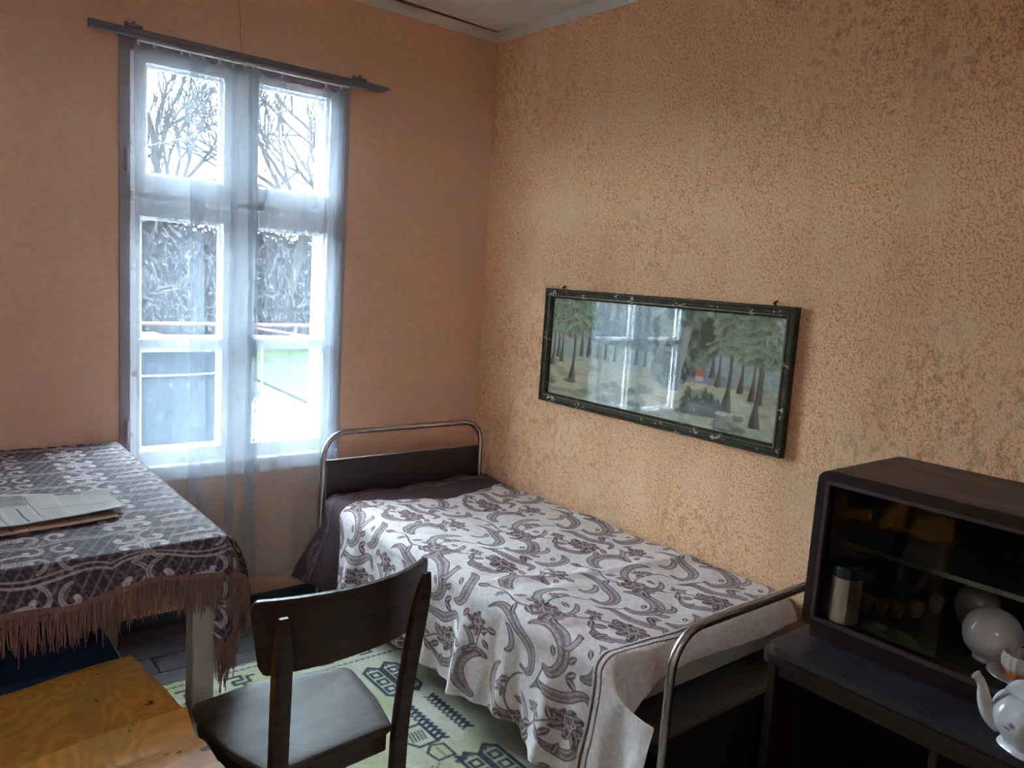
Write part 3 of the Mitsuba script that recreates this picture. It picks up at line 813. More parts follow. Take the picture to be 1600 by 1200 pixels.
# ------------------------------------------------------------------ table and cloth
TX0, TX1, TY0, TY1, TZ = -3.0, -1.735, -1.245, -.045, .778
TAB = thing('table', 'white painted wooden table under the patterned fringed tablecloth', 'table')
add('tabletop', cbox(TX0, TX1, TY0, TY1, TZ - .03, TZ, .004), 'm_table_white', TAB)
add('apron', cat(cbox(TX0 + .05, TX1 - .05, TY0 + .028, TY0 + .05, TZ - .13, TZ - .031), cbox(TX0 + .05, TX1 - .05, TY1 - .05, TY1 - .03, TZ - .13, TZ - .031), cbox(TX1 - .05, TX1 - .03, TY0 + .05, TY1 - .05, TZ - .13, TZ - .031), cbox(TX0 + .03, TX0 + .05, TY0 + .05, TY1 - .05, TZ - .13, TZ - .031)), 'm_table_white', TAB)
for x in (TX0 + .01, -1.799):
    for y_ in (TY0 + .025, TY1 - .085):
        add('leg', cbox(x, x + .057, y_, y_ + .06, 0.0, TZ - .031, .003), 'm_table_white', TAB)

tp = Paint(.40, .34, .0016)      # tablecloth, x across the front edge and y in depth
for k in range(26):              # diagonal lattice ground
    tp.line([(k * .4 / 13 - .40, 0), (k * .4 / 13 - .40 + .17, .34)], .0022, .28)
    tp.line([(k * .4 / 13 - .20, 0), (k * .4 / 13 - .20 - .17, .34)], .0016, .18)


def scroll(cx, cy, sx, sy, s_=1.0):
    th = np.linspace(-.4, 4.6, 26)
    rr = (.010 + .0092 * th) * s_
    c = np.stack([cx + sx * rr * np.cos(th), cy + sy * rr * np.sin(th)], 1)
    tp.line(c, np.linspace(.0135, .008, 26) * s_, .0)
    tp.line(c, np.linspace(.0095, .005, 26) * s_, 1.0)
    tp.line(c[4:], .0014 * s_, .15)


for cx in (.06, .26):
    for sx in (-1, 1):
        for cy, sy in ((.055, 1), (.125, -1), (.225, 1), (.295, -1)):
            big = 1.15 if cx < .1 else .85
            scroll(cx + sx * .038, cy, sx, sy, big * .8)
for cy in (.0, .17):
    tp.line(bez([(-.02, cy + .0), (.10, cy + .012), (.20, cy - .008), (.30, cy + .010), (.38, cy)], 24), .0026, .8)
    tp.line(bez([(-.02, cy + .014), (.10, cy + .024), (.20, cy + .006), (.30, cy + .024), (.38, cy + .014)], 24), .0018, .7)
    for k in range(10):
        tp.line([(.145 + .008 * k, cy + .05), (.150 + .008 * k, cy + .075)], .0022, .75)
    tp.line([(.13, cy + .10), (.20, cy + .115), (.24, cy + .10)], np.array([.001, .006, .001]), .85)
    for k in range(5):
        a = k * 1.2566
        tp.line([(.06, cy + .088), (.06 + .014 * math.cos(a), cy + .088 + .014 * math.sin(a))], .004, .9)
CL0, CL1 = np.array(srgb(62, 50, 57)), np.array(srgb(192, 176, 178))


def cloth_color(px, py):
    mm = tp.sample(px - .02, py + .10)
    nz_ = meshkit.fbm(np.stack([px * 160, py * 160, px * 0], -1), 2, 6)
    wv = .5 + .5 * np.sin(px * 1400) * np.sin(py * 1400)
    edge = lerp(CL0, CL1, np.clip(mm * .95 + (nz_ - .5) * .3, 0, 1)) * (.85 + .3 * nz_[..., None])
    return edge


CLOTH = thing('tablecloth', 'lilac and plum jacquard tablecloth with scroll pattern and pink fringe on the table', 'tablecloth')
CX1, CY0, CZ = -1.722, -1.258, .787
rc = .012


def drape(over):
    """(horizontal run, drop) of cloth that has gone 'over' past the start of the edge rounding"""
    ang = np.clip(over / rc, 0, np.pi / 2)
    run = rc * np.sin(ang)
    drop = rc * (1 - np.cos(ang)) + np.clip(over - rc * np.pi / 2, 0, None)
    return run, drop


# top with the front skirt
nx, ny = 420, 470
px = np.linspace(TX0 + .0, CX1 + 0.0, nx)
FR = .103
py = np.r_[np.linspace(-.035, CY0 + rc, ny - 60), np.linspace(CY0 + rc - .002, CY0 + rc - FR, 60)]
PX, PYY = np.meshgrid(px, py)
run, drop = drape(np.clip(CY0 + rc - PYY, 0, None))
wav = drop * (.05 * np.sin(PX * 23) + .04 * np.sin(PX * 51 + 1))
sagz = .012 * drop / .09 * np.sin(PX * 7 + 2) + .008 * drop / .09 * np.sin(PX * 19)
lumps = (meshkit.fbm(np.stack([PX * 6, PYY * 6, PX * 0], -1), 3, 3) - .5) * .006
YY = np.where(PYY > CY0 + rc, PYY, CY0 + rc - run) - wav - drop * .10
ZZ = CZ - drop * .98 + np.where(drop > 0, sagz, 0) + lumps * (drop == 0)
add('cloth', grid(PX, YY, ZZ), 'm_cloth', CLOTH, smooth=True, color=cloth_color(PX, PYY).reshape(-1, 3))
front_hem = np.stack([PX[-1], YY[-1], ZZ[-1]], 1)
# right side skirt, longer, its front corner flares out
ns, nt = 200, 110
s = np.linspace(0, 1, ns)[:, None]
t = np.linspace(0, 1, nt)[None]
L = .285
sy_ = CY0 + .000 + s * (-.035 - CY0)
corner = sst(.16, .0, s)
drp = np.clip(t * L, 0, None)
SX = CX1 + .004 + rc * np.minimum(1, t * 14) ** .5 * .6 + drp * (.05 + .06 * np.sin(s * 22) * (1 - corner)) + corner * np.interp(t, [0, .12, .3, .55, .8, 1.0], [0, .014, .026, .030, .012, -.012])
SY = sy_ - corner * .03 * np.sin(t * 2.6) + 0 * t
SZ = CZ - .004 - drp * (.98 - .06 * corner)
SX, SY, SZ = np.broadcast_arrays(SX, SY, SZ)
add('side_skirt', grid(SX, SY, SZ), 'm_cloth', CLOTH, smooth=True, color=cloth_color(CX1 + t * L + 0 * s, sy_ + 0 * t).reshape(-1, 3))
# front corner flap between the front hem and the side skirt, folded back
nf, ng = 40, 60
a = np.linspace(0, 1, nf)[None]
b = np.linspace(0, 1, ng)[:, None]
edge_x = np.interp(b, [0, .15, .35, .6, .85, 1], [-1.7215, -1.705, -1.690, -1.688, -1.705, -1.730])
inner_x = np.interp(b, [0, .3, .6, 1], [-1.724, -1.745, -1.755, -1.758])
FXp = edge_x * (1 - a) + inner_x * a
FYp = -1.256 - .012 * np.sin(b * 2.8) * (1 - a * .5) - .008 * np.sin(a * 3.1) + .0 * a
FZp = CZ - .006 - b * np.interp(a, [0, .5, 1], [.285, .27, .255]) + 0 * a
add('corner_flap', grid(FXp, FYp, FZp, True), 'm_cloth', CLOTH, smooth=True, color=cloth_color(FXp, -1.26 - b * .3 + 0 * a).reshape(-1, 3))

# fringe
strands = []
braid = []


def strand(p, L_, r_=.0014, drift=(0, 0)):
    n_ = 5
    q = np.linspace(0, 1, n_)
    ph_ = rng.uniform(0, 6)
    amp = .0035 * rng.random()
    P = np.stack([p[0] + drift[0] * q + amp * np.sin(q * 4 + ph_), p[1] + drift[1] * q + amp * .7 * np.cos(q * 3 + ph_), p[2] - L_ * q], 1)
    strands.append(tube(P, np.interp(q, [0, .8, 1], [r_, r_, r_ * .7]), 4, False))


hem = dense(front_hem[front_hem[:, 0] > -2.55], .0023)
sw = 0
for i, p in enumerate(hem):
    sw = .8 * sw + rng.normal(0, .0022)
    strand(p - [0, .001, .012], .078 + .010 * rng.standard_normal() + .018 * (rng.random() < .15), .0013 + .0005 * rng.random(), (sw, -.002))
side_hem = dense(np.stack([SX[:, -1], SY[:, -1], SZ[:, -1]], 1), .004)
for p in side_hem[::1]:
    strand(p, .10 + .012 * rng.standard_normal(), .0015, (rng.normal(0, .004), rng.normal(0, .003)))
vert = np.stack([FXp[:, 0], FYp[:, 0], FZp[:, 0]], 1)
for p in dense(vert[6:], .0028):
    strand(p + [.001, -.003, 0], .115 + .02 * rng.standard_normal(), .0015, (-.016 + rng.normal(0, .006), rng.normal(0, .004)))
low = np.stack([FXp[-1], FYp[-1], FZp[-1]], 1)
for p in dense(low, .0016):
    strand(p, .11 + .02 * rng.standard_normal(), .0015, (rng.normal(.004, .005), rng.normal(0, .004)))
wrap = bez([tuple(front_hem[-1] + [.0, -.004, 0]), (-1.708, -1.288, .694), (-1.690, -1.294, .688), (-1.678, -1.288, .672), (-1.672, -1.276, .640)], 40)
for p in dense(wrap, .0016):
    strand(p - [0, .002, .008], .10 + .012 * rng.standard_normal(), .0015, (rng.normal(-.004, .004), rng.normal(.002, .003)))
add('fringe', cat(*strands), 'm_fringe', CLOTH, smooth=True, kind='stuff', label='dusty pink fringe threads')
bandm = []
for H, h0 in ((front_hem, .030), (wrap, .024)):
    a0 = H + [0, -.0015, .002]
    a1 = H + [0, -.0018, -h0]
    bandm.append(grid(*np.stack([a0, a1]).transpose(2, 0, 1)))
add('fringe_heading', cat(*bandm), 'm_fringe', CLOTH, smooth=True, label='pink netted heading of the fringe')

# newspapers
def newspaper(corners, z, curl, label, tint, seed, head=True):
    c = np.array(corners, float)
    n1, n2 = 150, 110
    a, b = np.meshgrid(np.linspace(0, 1, n1), np.linspace(0, 1, n2))
    P = (c[0] * ((1 - a) * (1 - b))[..., None] + c[1] * (a * (1 - b))[..., None] + c[2] * (a * b)[..., None] + c[3] * ((1 - a) * b)[..., None])
    nzp = meshkit.fbm(np.stack([a * 3, b * 3, a * 0 + seed], -1), 3, seed)
    Z = z + curl * (.25 + nzp * .9) * (sst(.25, 0, b) * .7 + sst(.75, 1, b) * 1.0 + .25) - curl * .2
    rg = np.random.default_rng(seed)
    ink = np.zeros_like(a)
    colw = 5
    tx = (a * colw) % 1.0
    lines = (.5 + .5 * np.sin(b * 330)) * (tx > .06) * (tx < .94) * .22
    ink = np.maximum(ink, lines)
    for xa, xb, ya, yb, v in ((.18, .40, .06, .36, .55), (.62, .80, .0, .10, .75), (.0, .10, .30, .34, .5), (.02, .16, .08, .12, .5), (.45, .95, .55, .58, .35)):
        blk = ((a > xa) & (a < xb) & (b > ya) & (b < yb))
        ink = np.where(blk, v * (.6 + .6 * meshkit.fbm(np.stack([a * 25, b * 25, a * 0], -1), 3, 3 + seed)), ink)
    for xs in (.17, .41, .305):
        ink = np.maximum(ink, ((np.abs(a - xs) < .004) & ((b > .1) if xs != .305 else (b > .45))) * .85)
    ink = np.where((a > .97) | (b > .965) | (b < .02), ink * .1, ink)
    colr = lerp(tint, srgb(60, 60, 64), np.clip(ink, 0, 1)) * (.9 + .2 * nzp[..., None])
    top = grid(P[..., 0], P[..., 1], Z, True)
    th = .0025
    bot = grid(P[..., 0], P[..., 1], Z - th)
    nV = n1 * n2
    idx = np.arange(nV).reshape(n2, n1)
    ring = np.r_[idx[0], idx[1:, -1], idx[-1, ::-1][1:], idx[::-1, 0][1:-1]]
    nxt = np.roll(ring, -1)
    side = np.vstack([np.stack([ring, nxt, nxt + nV], 1), np.stack([ring, nxt + nV, ring + nV], 1)])
    mesh = trimesh.Trimesh(np.vstack([top.vertices, bot.vertices]), np.vstack([top.faces, bot.faces + nV, side]), process=False)
    add('newspaper', mesh, 'm_print', color=np.vstack([colr.reshape(-1, 3)] * 2), label=label, cat='newspaper')


newspaper([(-2.262, -.668), (-1.905, -.752), (-1.893, -.952), (-2.235, -1.000)], .800, .010, 'grey printed newspaper sheet lying uppermost on the tablecloth', srgb(182, 180, 174), 3)
newspaper([(-2.30, -.66), (-1.930, -.725), (-1.925, -.995), (-2.28, -1.045)], .793, .004, 'browned folded newspaper lying under the grey sheet on the tablecloth', srgb(138, 104, 84), 8)

# ------------------------------------------------------------------ navy chest under the table, covered stool in front
NB = thing('chest', 'low navy blue chest with pale edge standing under the table', 'chest')
add('body', cat(cbox(-2.62, -1.968, -1.115, -.60, .06, .425, .004), cbox(-2.60, -1.99, -1.095, -.62, 0, .06, .003)), 'm_navy', NB)
add('lid', cbox(-2.63, -1.951, -1.125, -.59, .4255, .449, .002), 'm_navy', NB)
add('edge_band', cbox(-1.9508, -1.9480, -1.125, -.59, .4255, .4497, .0008), 'm_navy_edge', NB, label='thin pale edge strip')

ST = thing('low_table', 'low white table covered with the orange wood-patterned oilcloth in front of the chair', 'low table')
add('tabletop', cbox(-2.50, -1.925, -1.95, -1.345, .448, .472, .004), 'm_table_white', ST)
for x in (-2.48, -1.975):
    for y_ in (-1.93, -1.395):
        add('leg', cbox(x, x + .04, y_, y_ + .04, 0, .447, .003), 'm_table_white', ST)
add('apron', cat(cbox(-2.44, -1.975, -1.385, -1.365, .38, .447), cbox(-2.44, -1.975, -1.915, -1.895, .38, .447), cbox(-1.965, -1.945, -1.89, -1.395, .38, .447), cbox(-2.475, -2.455, -1.89, -1.395, .38, .447)), 'm_table_white', ST)
n1, n2 = 90, 120
a, b = np.meshgrid(np.linspace(0, 1, n1), np.linspace(0, 1, n2))
xr = np.interp(b, [0, .445, .5, .76, 1], [-1.945, -1.9085, -1.910, -1.911, -1.915])
xl = np.interp(b, [0, 1], [-2.52, -2.52])
yr, yl = np.interp(b, [0, .445, .76, 1], [-1.204, -1.542, -1.778, -1.955]), np.interp(b, [0, .445, 1], [-1.305, -1.652, -1.99])
OX = xl + (xr - xl) * a
OY = yl + (yr - yl) * a
cz = (b - .445)
OZ = .4985 - .018 * sst(.0, .35, .5 - np.abs(b - .5)) * 0 + .020 * np.exp(-np.abs(cz) / .022) - .014 * np.exp(-((cz - .10) / .05) ** 2) + .004 * np.sin(a * 9 + b * 4) + .003 * np.sin(b * 17 + a * 3) - .008 * sst(.06, 0, b) * a
mesh = grid(OX, OY, OZ, True)
bot = grid(OX, OY, OZ - .003)
nV = n1 * n2
idx = np.arange(nV).reshape(n2, n1)
ring = np.r_[idx[0], idx[1:, -1], idx[-1, ::-1][1:], idx[::-1, 0][1:-1]]
nxt = np.roll(ring, -1)
add('oilcloth', trimesh.Trimesh(np.vstack([mesh.vertices, bot.vertices]), np.vstack([mesh.faces, bot.faces + nV, np.stack([ring, nxt, nxt + nV], 1), np.stack([ring, nxt + nV, ring + nV], 1)]), process=False),
    'm_oilcloth', smooth=40, label='orange-brown wood-patterned oilcloth with a fold line lying on the low table', cat='oilcloth')

# ------------------------------------------------------------------ chair
CH = thing('chair', 'dark brown bentwood chair with curved backrest facing the table', 'chair')


def post(pts, w, d):
    """rounded rectangular bar along a polyline"""
    pts = np.array(pts, float)
    ang = np.arange(16) * 2 * np.pi / 16
    cs, sn = np.cos(ang), np.sin(ang)
    ex, ey = np.sign(cs) * np.abs(cs) ** .45, np.sign(sn) * np.abs(sn) ** .45
    w = np.broadcast_to(w, (len(pts),))
    d = np.broadcast_to(d, (len(pts),))
    V_ = np.stack([pts[:, :1] + w[:, None] / 2 * ex, pts[:, 1:2] + d[:, None] / 2 * ey, np.repeat(pts[:, 2:], 16, 1)], -1)
    n_ = len(pts)
    i, j = np.meshgrid(np.arange(n_ - 1), np.arange(16), indexing='ij')
    q = np.stack([i * 16 + j, i * 16 + (j + 1) % 16, (i + 1) * 16 + (j + 1) % 16, (i + 1) * 16 + j], -1).reshape(-1, 4)
    F = np.vstack([q[:, [0, 1, 2]], q[:, [0, 2, 3]]])
    V2 = np.vstack([V_.reshape(-1, 3), pts[0], pts[-1]])
    k = np.arange(16)
    m_ = n_ * 16
    F = np.vstack([F, np.stack([(k + 1) % 16, k, k * 0 + m_], 1), np.stack([m_ - 16 + k, m_ - 16 + (k + 1) % 16, k * 0 + m_ + 1], 1)])
    return trimesh.Trimesh(V2, F, process=False)


zz = np.array([0, .2, .45, .6, .75, .815, .832, .838])
add('leg', post(bez([(-1.804, -1.815, 0), (-1.804, -1.800, .25), (-1.804, -1.800, .45), (-1.815, -1.832, .66), (-1.830, -1.870, .828)], 22), np.r_[np.full(19, .040), .038, .032, .018], np.r_[np.full(19, .026), .025, .020, .010]), 'm_dark_wood', CH, smooth=40)
add('leg', post(bez([(-1.512, -1.815, 0), (-1.512, -1.800, .25), (-1.511, -1.797, .45), (-1.505, -1.823, .66), (-1.500, -1.860, .852)], 22), np.r_[np.full(19, .040), .038, .032, .018], np.r_[np.full(19, .026), .025, .020, .010]), 'm_dark_wood', CH, smooth=40)
for x, y_ in ((-1.835, -1.475), (-1.515, -1.505)):
    add('leg', post([(x, y_ + .01, 0), (x, y_, .2), (x, y_, .438)], [.028, .034, .038], [.028, .034, .038]), 'm_dark_wood', CH, smooth=40)
seat = Polygon([(-1.872, -1.452), (-1.700, -1.428), (-1.490, -1.476), (-1.478, -1.500), (-1.492, -1.660), (-1.520, -1.782), (-1.770, -1.800), (-1.822, -1.795), (-1.862, -1.68), (-1.880, -1.50)]).buffer(.012).buffer(-.012)
rings = []
for off, z_ in ((-.010, .440), (-.001, .443), (0, .450), (-.001, .457), (-.006, .4605), (-.03, .4605), (-.09, .457), (-.135, .4550)):
    g = seat.buffer(off)
    rings.append(np.array([(*g.exterior.interpolate(k / 96, normalized=True).coords[0], z_) for k in range(96)]))
# the outline rings start at different points; line them up by angle
cx_, cy_ = seat.centroid.x, seat.centroid.y
R_ = []
for r_ in rings:
    an = np.arctan2(r_[:, 1] - cy_, r_[:, 0] - cx_)
    o_ = np.argsort(an)
    an, rr = an[o_], r_[o_]
    ta = np.linspace(-np.pi, np.pi, 97)[:-1]
    R_.append(np.stack([np.interp(ta, an, rr[:, k], period=2 * np.pi) for k in range(3)], 1))
R_ = np.array(R_)
n_ = 96
V_ = np.vstack([R_.reshape(-1, 3), [cx_, cy_, .440], [cx_, cy_, .4545]])
i, j = np.meshgrid(np.arange(len(R_) - 1), np.arange(n_), indexing='ij')
q = np.stack([i * n_ + j, i * n_ + (j + 1) % n_, (i + 1) * n_ + (j + 1) % n_, (i + 1) * n_ + j], -1).reshape(-1, 4)
k = np.arange(n_)
N_ = len(R_) * n_
F = np.vstack([q[:, [0, 1, 2]], q[:, [0, 2, 3]], np.stack([(k + 1) % n_, k, k * 0 + N_], 1), np.stack([N_ - n_ + k, N_ - n_ + (k + 1) % n_, k * 0 + N_ + 1], 1)])
add('seat', trimesh.Trimesh(V_, F, process=False), 'm_seat_wood', CH, smooth=35, label='worn plywood seat, paler than the frame')
apr = seat.buffer(-.012).difference(seat.buffer(-.034))
add('seat_frame', extr(apr, .045, 'z', .3945), 'm_dark_wood', CH, smooth=30)
# backrest: curved board
tu = np.array([(-1.872, -1.800), (-1.855, -1.806), (-1.727, -1.834), (-1.640, -1.836), (-1.524, -1.810), (-1.424, -1.752)])
bu = np.array([(-1.842, -1.785), (-1.800, -1.796), (-1.718, -1.806), (-1.614, -1.800), (-1.497, -1.772), (-1.430, -1.735)])
nb, nh = 60, 24
tc, bc = bez(tu, nb), bez(bu, nb)
hh = np.linspace(0, 1, nh)[:, None]
ex_ = np.linspace(-1, 1, nb)
rcut = 1 - (1 - np.clip((1 - np.abs(ex_)) / .085, 0, 1)) ** 2
zlo, zhi = .672 - 0 * ex_, .842 + 0 * ex_
mid = (zlo + zhi) / 2
half = (zhi - zlo) / 2 * (.72 + .28 * np.sqrt(np.clip(rcut, 0, 1)))
BZ = (mid - half) + 2 * half * hh
q_ = (BZ - .672) / .17
BX = bc[None, :, 0] * (1 - q_) + tc[None, :, 0] * q_
BY = bc[None, :, 1] * (1 - q_) + tc[None, :, 1] * q_
front = grid(BX, BY, BZ)
tn = np.gradient(tc, axis=0)
nrm = np.stack([-tn[:, 1], tn[:, 0]], 1)
nrm /= np.linalg.norm(nrm, axis=1, keepdims=True)
th = .011
backm = grid(BX + nrm[None, :, 0] * th, BY + nrm[None, :, 1] * th, BZ, True)
nV = nb * nh
idx = np.arange(nV).reshape(nh, nb)
ring = np.r_[idx[0], idx[1:, -1], idx[-1, ::-1][1:], idx[::-1, 0][1:-1]]
nxt = np.roll(ring, -1)
add('backrest', trimesh.Trimesh(np.vstack([front.vertices, backm.vertices]), np.vstack([front.faces, backm.faces + nV, np.stack([ring, ring + nV, nxt + nV], 1), np.stack([ring, nxt + nV, nxt], 1)]), process=False), 'm_dark_wood', CH, smooth=40)
for z_ in (.16,):
    add('stretcher', tube([(-1.835, -1.475, z_), (-1.804, -1.80, z_)], .010, 10), 'm_dark_wood', CH, smooth=40)
    add('stretcher', tube([(-1.515, -1.505, z_), (-1.512, -1.80, z_)], .010, 10), 'm_dark_wood', CH, smooth=40)

# ------------------------------------------------------------------ rug
RX0, RX1, RY0, RY1 = -2.05, -.62, -2.75, -.505
rp = Paint(RX1 - RX0, RY1 - RY0, .004, wrap=False)     # x from the left, y from the far edge towards the viewer
W_ = RX1 - RX0


def rl(pts, w, v=1.0):
    pts = np.array(pts, float)
    rp.line(np.stack([pts[:, 0] - RX0, RY1 - pts[:, 1]], 1), w, v, .003)


for e_ in (.010,):
    for k in range(int(W_ / .022)):
        x = RX0 + .011 + k * .022
        rl([(x - .007, RY1 - .006 - .006 * (k % 2)), (x + .007, RY1 - .006 - .006 * (k % 2))], .004)
for yy in (RY1 - .045, RY1 - .205):
    for k in range(int(W_ / .024)):
        x = RX0 + .012 + k * .024
        rl([(x - .006, yy), (x + .005, yy)], .0035)
for k in range(9):     # key-shaped figures between the dashed lines
    x = RX0 + .06 + k * .165
    y_ = RY1 - .085
    g = [(0, 0), (.055, 0), (.055, -.03), (.02, -.03), (.02, -.055), (.075, -.055), (.075, -.015), (.10, -.015)]
    rl([(x + a_, y_ + b_) for a_, b_ in g], .0055)
    rl([(x + .005, y_ - .085), (x + .05, y_ - .085), (x + .05, y_ - .06)], .0055)


def medal(cx, cy, L_, w_):
    hx = [(cx - w_ / 2, cy - L_ / 2 + .03), (cx, cy - L_ / 2), (cx + w_ / 2, cy - L_ / 2 + .03), (cx + w_ / 2, cy + L_ / 2 - .03), (cx, cy + L_ / 2), (cx - w_ / 2, cy + L_ / 2 - .03), (cx - w_ / 2, cy - L_ / 2 + .03)]
    rl(hx, .0065)
    for k in (-1, 0, 1):
        c = cy + k * L_ * .235
        d_ = .016
        rl([(cx - d_, c - d_), (cx + d_, c - d_), (cx + d_, c + d_), (cx - d_, c + d_), (cx - d_, c - d_)], .005)
    for sg in (-1, 1):
        rl([(cx - .012, cy + sg * (L_ / 2 - .028)), (cx, cy + sg * (L_ / 2 - .014)), (cx + .012, cy + sg * (L_ / 2 - .028))], .003)


def teeth(x, y_a, y_b):
    n_ = int((y_a - y_b) / .024)
    for k in range(n_):
        y_ = y_a - k * .024
        rl([(x + .012, y_), (x - .006, y_ - .010), (x + .012, y_ - .022)], .006)
        rl([(x - .026, y_ - .004), (x - .012, y_ - .014), (x - .026, y_ - .022)], .0035)


for mirror in (1, -1):
    fx_ = (lambda x: x) if mirror == 1 else (lambda x: (RX0 + RX1) - x + .02)
    for y_ in (-.90, -1.53, -2.16):
        medal(fx_(-1.022), y_, .235, .066)
        medal(fx_(-.945), y_ + .005, .235, .066)
    for y_ in (-1.075, -1.72, -2.36):
        teeth(fx_(-1.03), y_, y_ - .26)
        teeth(fx_(-.925), y_ + .01, y_ - .24)
    for y_ in (-1.20, -1.84, -2.48):
        x = fx_(-1.075)
        rl([(x + .02, y_), (x - .05, y_), (x - .085, y_ - .05), (x - .05, y_ - .11), (x + .02, y_ - .11), (x + .02, y_)], .005)
        for k in range(5):
            rl([(x + .005 - .012 * k, y_ - .03), (x - .005 - .012 * k, y_ - .08)], .0025)
        rl([(x - .015, y_ - .12), (x + .025, y_ - .135), (x + .025, y_ - .20), (x - .035, y_ - .20), (x - .045, y_ - .15), (x - .015, y_ - .12)], .004)
        for k in range(5):
            rp.dot(x - .005 - RX0, RY1 - (y_ - .14 - .012 * k), .0035)
            rp.dot(x - .045 - .012 * k - RX0, RY1 - (y_ - .215 - .01 * (k % 2)), .004)
        rl([(x + .02, y_ - .215), (x + .035, y_ - .235), (x + .01, y_ - .235)], .008)
nx, ny = 380, 600
gx, gy = np.meshgrid(np.linspace(RX0, RX1, nx), np.linspace(RY1, RY0, ny))
mm = rp.sample(gx - RX0, RY1 - gy)
nz = meshkit.fbm(np.stack([gx * 7, gy * 7, gx * 0], -1), 3, 3)
nf_ = meshkit.fbm(np.stack([gx * 150, gy * 150, gx * 0], -1), 2, 5)
mm = np.clip(mm * (.8 + .4 * nf_), 0, 1)
base = lerp(srgb(158, 162, 128), srgb(172, 171, 154), sst(.35, .65, nz))
col = lerp(base, np.array(srgb(40, 52, 66)), mm) if False else base * (1 - mm[..., None]) + np.array(srgb(44, 54, 66)) * mm[..., None]
col = col * (.86 + .28 * nf_[..., None])
gz = .008 + .002 * meshkit.fbm(np.stack([gx * 5, gy * 5, gx * 0], -1), 2, 9)
edge = np.minimum.reduce([gx - RX0, RX1 - gx, gy - RY0, RY1 - gy])
gz = np.where(edge < .002, .0005, gz)
add('rug', grid(gx, gy, gz, True), 'm_carpet', smooth=True, color=col.reshape(-1, 3), label='cream and green flat rug with navy geometric figures on the board floor', cat='rug')

# ------------------------------------------------------------------ display cabinet and sideboard
CB = thing('display_cabinet', 'dark brown glass-fronted display cabinet with rounded corners on top of the sideboard', 'display cabinet')
cy0, cy1, cz0, cz1 = -3.05, -2.152, .602, 1.043
rr_ = Polygon([(cy0, cz0), (cy1, cz0), (cy1, cz1), (cy0, cz1)])
outer = rr_.intersection(sbox(cy0, cz0, cy1, cz1)).buffer(-.034).buffer(.034, quad_segs=8)
outer = outer.union(Polygon([(cy0, cz0), (cy1, cz0), (cy1, cz0 + .05), (cy0, cz0 + .05)]))
inner = Polygon([(cy0 + .030, cz0 + .028), (cy1 - .034, cz0 + .028), (cy1 - .034, cz1 - .032), (cy0 + .030, cz1 - .032)])
shell = outer.difference(inner)
add('carcass', extr(shell, .413, 'x', -.432), 'm_cabinet', CB, smooth=30)
topm = extr(outer.buffer(.0012).difference(outer).intersection(sbox(cy0 + .03, cz1 - .002, cy1 - .030, cz1 + .01)), .40, 'x', -.425)
add('top_veneer', topm, 'm_cabinet_top', CB, label='dusty greyish brown top')
add('back_panel', cbox(-.0185, -.012, cy0 + .01, cy1 - .01, cz0 + .01, cz1 - .01, .001), 'm_cab_inside', CB)
bead = inner.buffer(.006).difference(inner.buffer(-.004))
add('front_bead', extr(bead, .010, 'x', -.4405), 'm_cabinet_top', CB, label='raised bead round the opening')
lining = inner.buffer(-.0005).difference(inner.buffer(-.003))
add('lining', extr(lining, .38, 'x', -.40), 'm_cab_inside', CB)
add('shelf', cbox(-.300, -.020, cy0 + .034, cy1 - .038, .812, .824, .001), 'm_shelf_glass', CB, label='dark glass shelf')
add('shelf_edge', cbox(-.3035, -.3003, cy0 + .034, cy1 - .038, .811, .8245, .0008), 'm_shelf_edge', CB, label='pale green front edge of the shelf')
add('sliding_pane', grid(*np.array([[(-.417, cy1 - .036, cz0 + .03), (-.417, -2.50, cz0 + .03)], [(-.417, cy1 - .036, cz1 - .034), (-.417, -2.50, cz1 - .034)]]).transpose(2, 0, 1)), 'm_smoked', CB, label='dusty smoked sliding glass')

SB = thing('sideboard', 'dark brown open-fronted sideboard with rounded worktop under the display cabinet', 'sideboard')
wt = sbox(-.562, -3.10, -.005, -2.128).buffer(-.035).buffer(.035, quad_segs=8).union(sbox(-.1, -3.10, -.005, -2.128))
add('worktop', extr(wt, .022, 'z', .540), 'm_worktop', SB, smooth=30, label='dark grey worktop with rounded corner')
wt2 = sbox(-.572, -3.10, -.005, -2.118).buffer(-.035).buffer(.035, quad_segs=8).union(sbox(-.1, -3.10, -.005, -2.118))
add('worktop_moulding', extr(wt2, .022, 'z', .5175), 'm_cabinet', SB, smooth=30)
add('plinth', cbox(-.40, -.02, -3.04, -2.162, .5625, .6015, .002), 'm_cabinet', SB)
add('side_panel', cbox(-.548, -.01, -2.160, -2.136, .0, .517, .003), 'm_cabinet', SB)
add('side_panel', cbox(-.548, -.01, -3.09, -3.066, .0, .517, .003), 'm_cabinet', SB)
add('divider', cbox(-.535, -.02, -2.580, -2.560, .06, .4765, .003), 'm_cabinet', SB)
add('front_rail', cbox(-.545, -.525, -3.065, -2.161, .477, .517, .003), 'm_cabinet', SB)
add('bottom_shelf', cbox(-.54, -.02, -3.065, -2.161, .03, .058, .003), 'm_cabinet', SB)
add('back_panel', cbox(-.018, -.010, -3.065, -2.161, .0, .515, .001), 'm_cabinet', SB)

FZ = cz0 + .0312   # inner floor of the display cabinet
CA = thing('canister', 'ivory cylindrical canister with dark teal lid at the left end of the display cabinet', 'canister')
c_ = (-.385, -2.245, FZ)
add('body', xf(lathe([(0, 0), (.037, 0), (.039, .003), (.039, .122), (.037, .125), (0, .125)], 40), loc=c_), 'm_ivory', CA, smooth=40)
add('lid', xf(lathe([(0, .1255), (.0385, .1255), (.0395, .128), (.0395, .150), (.036, .155), (0, .156)], 40), loc=c_), 'm_lid_teal', CA, smooth=40)

